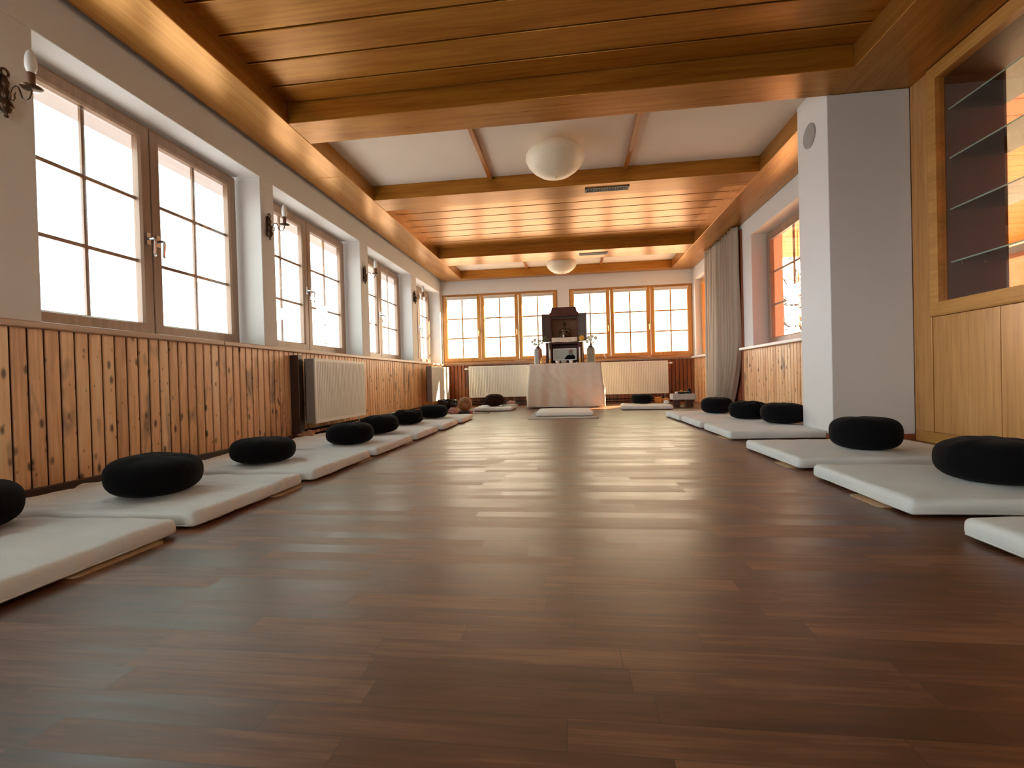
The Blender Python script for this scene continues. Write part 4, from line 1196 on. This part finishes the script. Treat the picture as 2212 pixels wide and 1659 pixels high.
bm = BM(); tube(bm, [(.055*math.cos(a), -.063, .145+.055*math.sin(a)) for a in [2*PI*i/30 for i in range(24)]], .006, 6); obj('carved_ring', bm, m_redtrim, t, smooth=True)
bm = BM(); rbox(bm, .22, .18, .045, .018, 8, 8, 2, 3, .002, .002); obj('pad', bm, m_darktrim, t, smooth=True)
# mallet on the floor before the drum
t = empty('drum_mallet', (-1.42, 7.22, 0)); tag(t, 'slender dark mallet with a red tip on the floor right of the drum', 'mallet')
bm = BM(); tube(bm, [(-.13, 0, .010), (.16, .05, .010)], .006, 6); obj('stick', bm, m_darktrim, t)
bm = BM(); ellipsoid(bm, Vector((-.13, 0, .022)), (.026, .022, .022), 12); obj('head', bm, m_redtip, t, smooth=True)
def crumple(name, c, r, seed, m, label, cat, amp=.35, z=0):
    bm = BM(); res = bmesh.ops.create_icosphere(bm, subdivisions=4, radius=1)
    for v in bm.verts:
        n = noise.noise(v.co*2.2+Vector((seed, 0, 0))); n2 = 1-abs(noise.noise(v.co*5+Vector((0, seed, 0))))*2
        s = 1+amp*n+amp*.35*n2
        v.co = Vector((v.co.x*r[0]*s, v.co.y*r[1]*s, max(-.55, v.co.z)*r[2]*s))
    mz = min(v.co.z for v in bm.verts)
    for v in bm.verts: v.co.z -= mz
    o = obj(name, bm, m, smooth=True); o.location = (c[0], c[1], z); tag(o, label, cat); return o
crumple('cloth_bundle', (-1.82, 7.18), (.075, .06, .055), 3, m_pink, 'small pinkish crumpled cloth on the floor left of the drum', 'cloth', .45)
crumple('cloth_bundle', (-2.43, 4.13), (.055, .10, .05), 8, m_tan, 'crumpled tan cloth on the floor below the nearer left radiator', 'cloth', .5)
crumple('cloth_bundle', (-2.43, 3.90), (.05, .07, .035), 12, m_maroon, 'dark maroon cloth beside the tan cloth by the left wall', 'cloth', .5)
crumple('cloth_bundle', (-1.04, 8.18), (.07, .05, .045), 21, m_pink, 'small pale pink cloth on the mat beside the brown cushion', 'cloth', .4, .068)
bm = BM(); tube(bm, [(-.12, 0, .012), (.16, 0, .016)], .011, 8); o = obj('white_stick', bm, m_white, smooth=True); o.location = (-1.06, 8.03, .070); tag(o, 'short white stick lying by the pink cloth on the far left mat', 'stick')
crumple('cloth_bundle', (1.405, 8.00), (.06, .055, .055), 31, m_orange, 'crumpled orange cloth on the far right mat beside the black cushion', 'cloth', .5, .068)
crumple('cloth_bundle', (1.52, 7.98), (.05, .045, .05), 36, m_orange, 'second orange cloth roll at the right end of the far right mat', 'cloth', .3, .068)
crumple('cloth_bundle', (1.49, 7.80), (.04, .04, .03), 39, m_mat2, 'small grey cloth at the edge of the far right mat', 'cloth', .3, .068)

# ------------------------------------------------------------------ small side table
t = empty('side_table', (1.78, 7.98, 0)); tag(t, 'tiny dark table in the far right corner under a white cloth', 'table')
bm = BM(); box(bm, -.16, .16, -.10, .10, .185, .205); obj('tabletop', bm, m_darkwood, t)
for x in (-.10, .085):
    bm = BM(); box(bm, x-.04, x+.04 if x < 0 else x+.06, -.08, .08, 0, .185); obj('leg', bm, m_darkwood, t, bevel=.003)
bm = BM(); per = []
for i in range(20): per.append((-.178+.356*i/20, -.115))
for i in range(12): per.append((.178, -.115+.23*i/12))
for i in range(20): per.append((.178-.356*i/20, .115))
for i in range(12): per.append((-.178, .115-.23*i/12))
rows = []
for j in range(7):
    tt = j/6
    rows.append([bm.verts.new((x*(1+.05*tt*(1+math.sin(k*1.3))*.5), y*(1+.08*tt*(1+math.sin(k*.9))*.5), .212-.09*tt)) for k, (x, y) in enumerate(per)])
for a, b in zip(rows, rows[1:]):
    for k in range(len(per)): bm.faces.new((a[k], a[(k+1) % len(per)], b[(k+1) % len(per)], b[k]))
bm.faces.new(rows[0])
o = obj('small_tablecloth', bm, cloth('white_small_cloth', (.62, .58, .55), 300), smooth=True); o.location = (1.78, 7.98, 0); tag(o, 'small white cloth over the tiny table in the far right corner', 'tablecloth')
bm = BM(); lathe(bm, [(.05, 0), (.075, .012), (.095, .03), (.092, .034), (.06, .015)], (0, 0, 0), 24); o = obj('dark_dish', bm, m_darktrim, smooth=True); o.location = (1.765, 7.97, .213); tag(o, 'dark dish on the tiny corner table', 'dish')
crumple('fruit', (1.755, 7.95), (.03, .025, .022), 50, m_orange, 'pale orange fruit in the dark dish', 'fruit', .15, .236)
bm = BM(); lathe(bm, [(.016, 0), (.022, .006), (.024, .034), (.020, .036), (.012, .012)], (0, 0, 0), 16); o = obj('white_cup', bm, m_white, smooth=True); o.location = (1.665, 7.91, .213); tag(o, 'small white cup at the left end of the tiny corner table', 'cup')
bm = BM(); lathe(bm, [(.038, 0), (.040, .02), (.030, .06), (.016, .088), (.003, .098)], (0, 0, 0), 18); o = obj('black_bell', bm, m_glossblack, smooth=True); o.location = (1.885, 7.98, .213); tag(o, 'black rounded bell on the right of the tiny corner table', 'bell')
# trinkets on the far ledge
random.seed(8)
for x, lb in ((-1.0, 'tangle of white string on the ledge below the left far window'), (1.45, 'short white twig on the ledge below the right far window'), (2.16, 'curl of white ribbon on the ledge in the right far corner')):
    bm = BM(); pts = [(-.12+.03*k, random.uniform(-.012, .012), .006+.018*abs(math.sin(k*1.9))) for k in range(9)]
    tube(bm, pts, .0045, 6); o = obj('string', bm, m_wax, smooth=True); o.location = (x, YF-.03, ZS+.014); tag(o, lb, 'string', 'white bits on the far ledge')
bm = BM(); tube(bm, [(0, 0, .13), (.01, -.006, .08), (.03, -.008, .03), (.065, -.002, .005)], [.006, .010, .010, .004], 8); o = obj('horn', bm, m_wax, smooth=True); o.location = (.645, YF-.03, ZS+.016); tag(o, 'curved pale yellow horn leaning on the ledge right of the altar', 'horn')
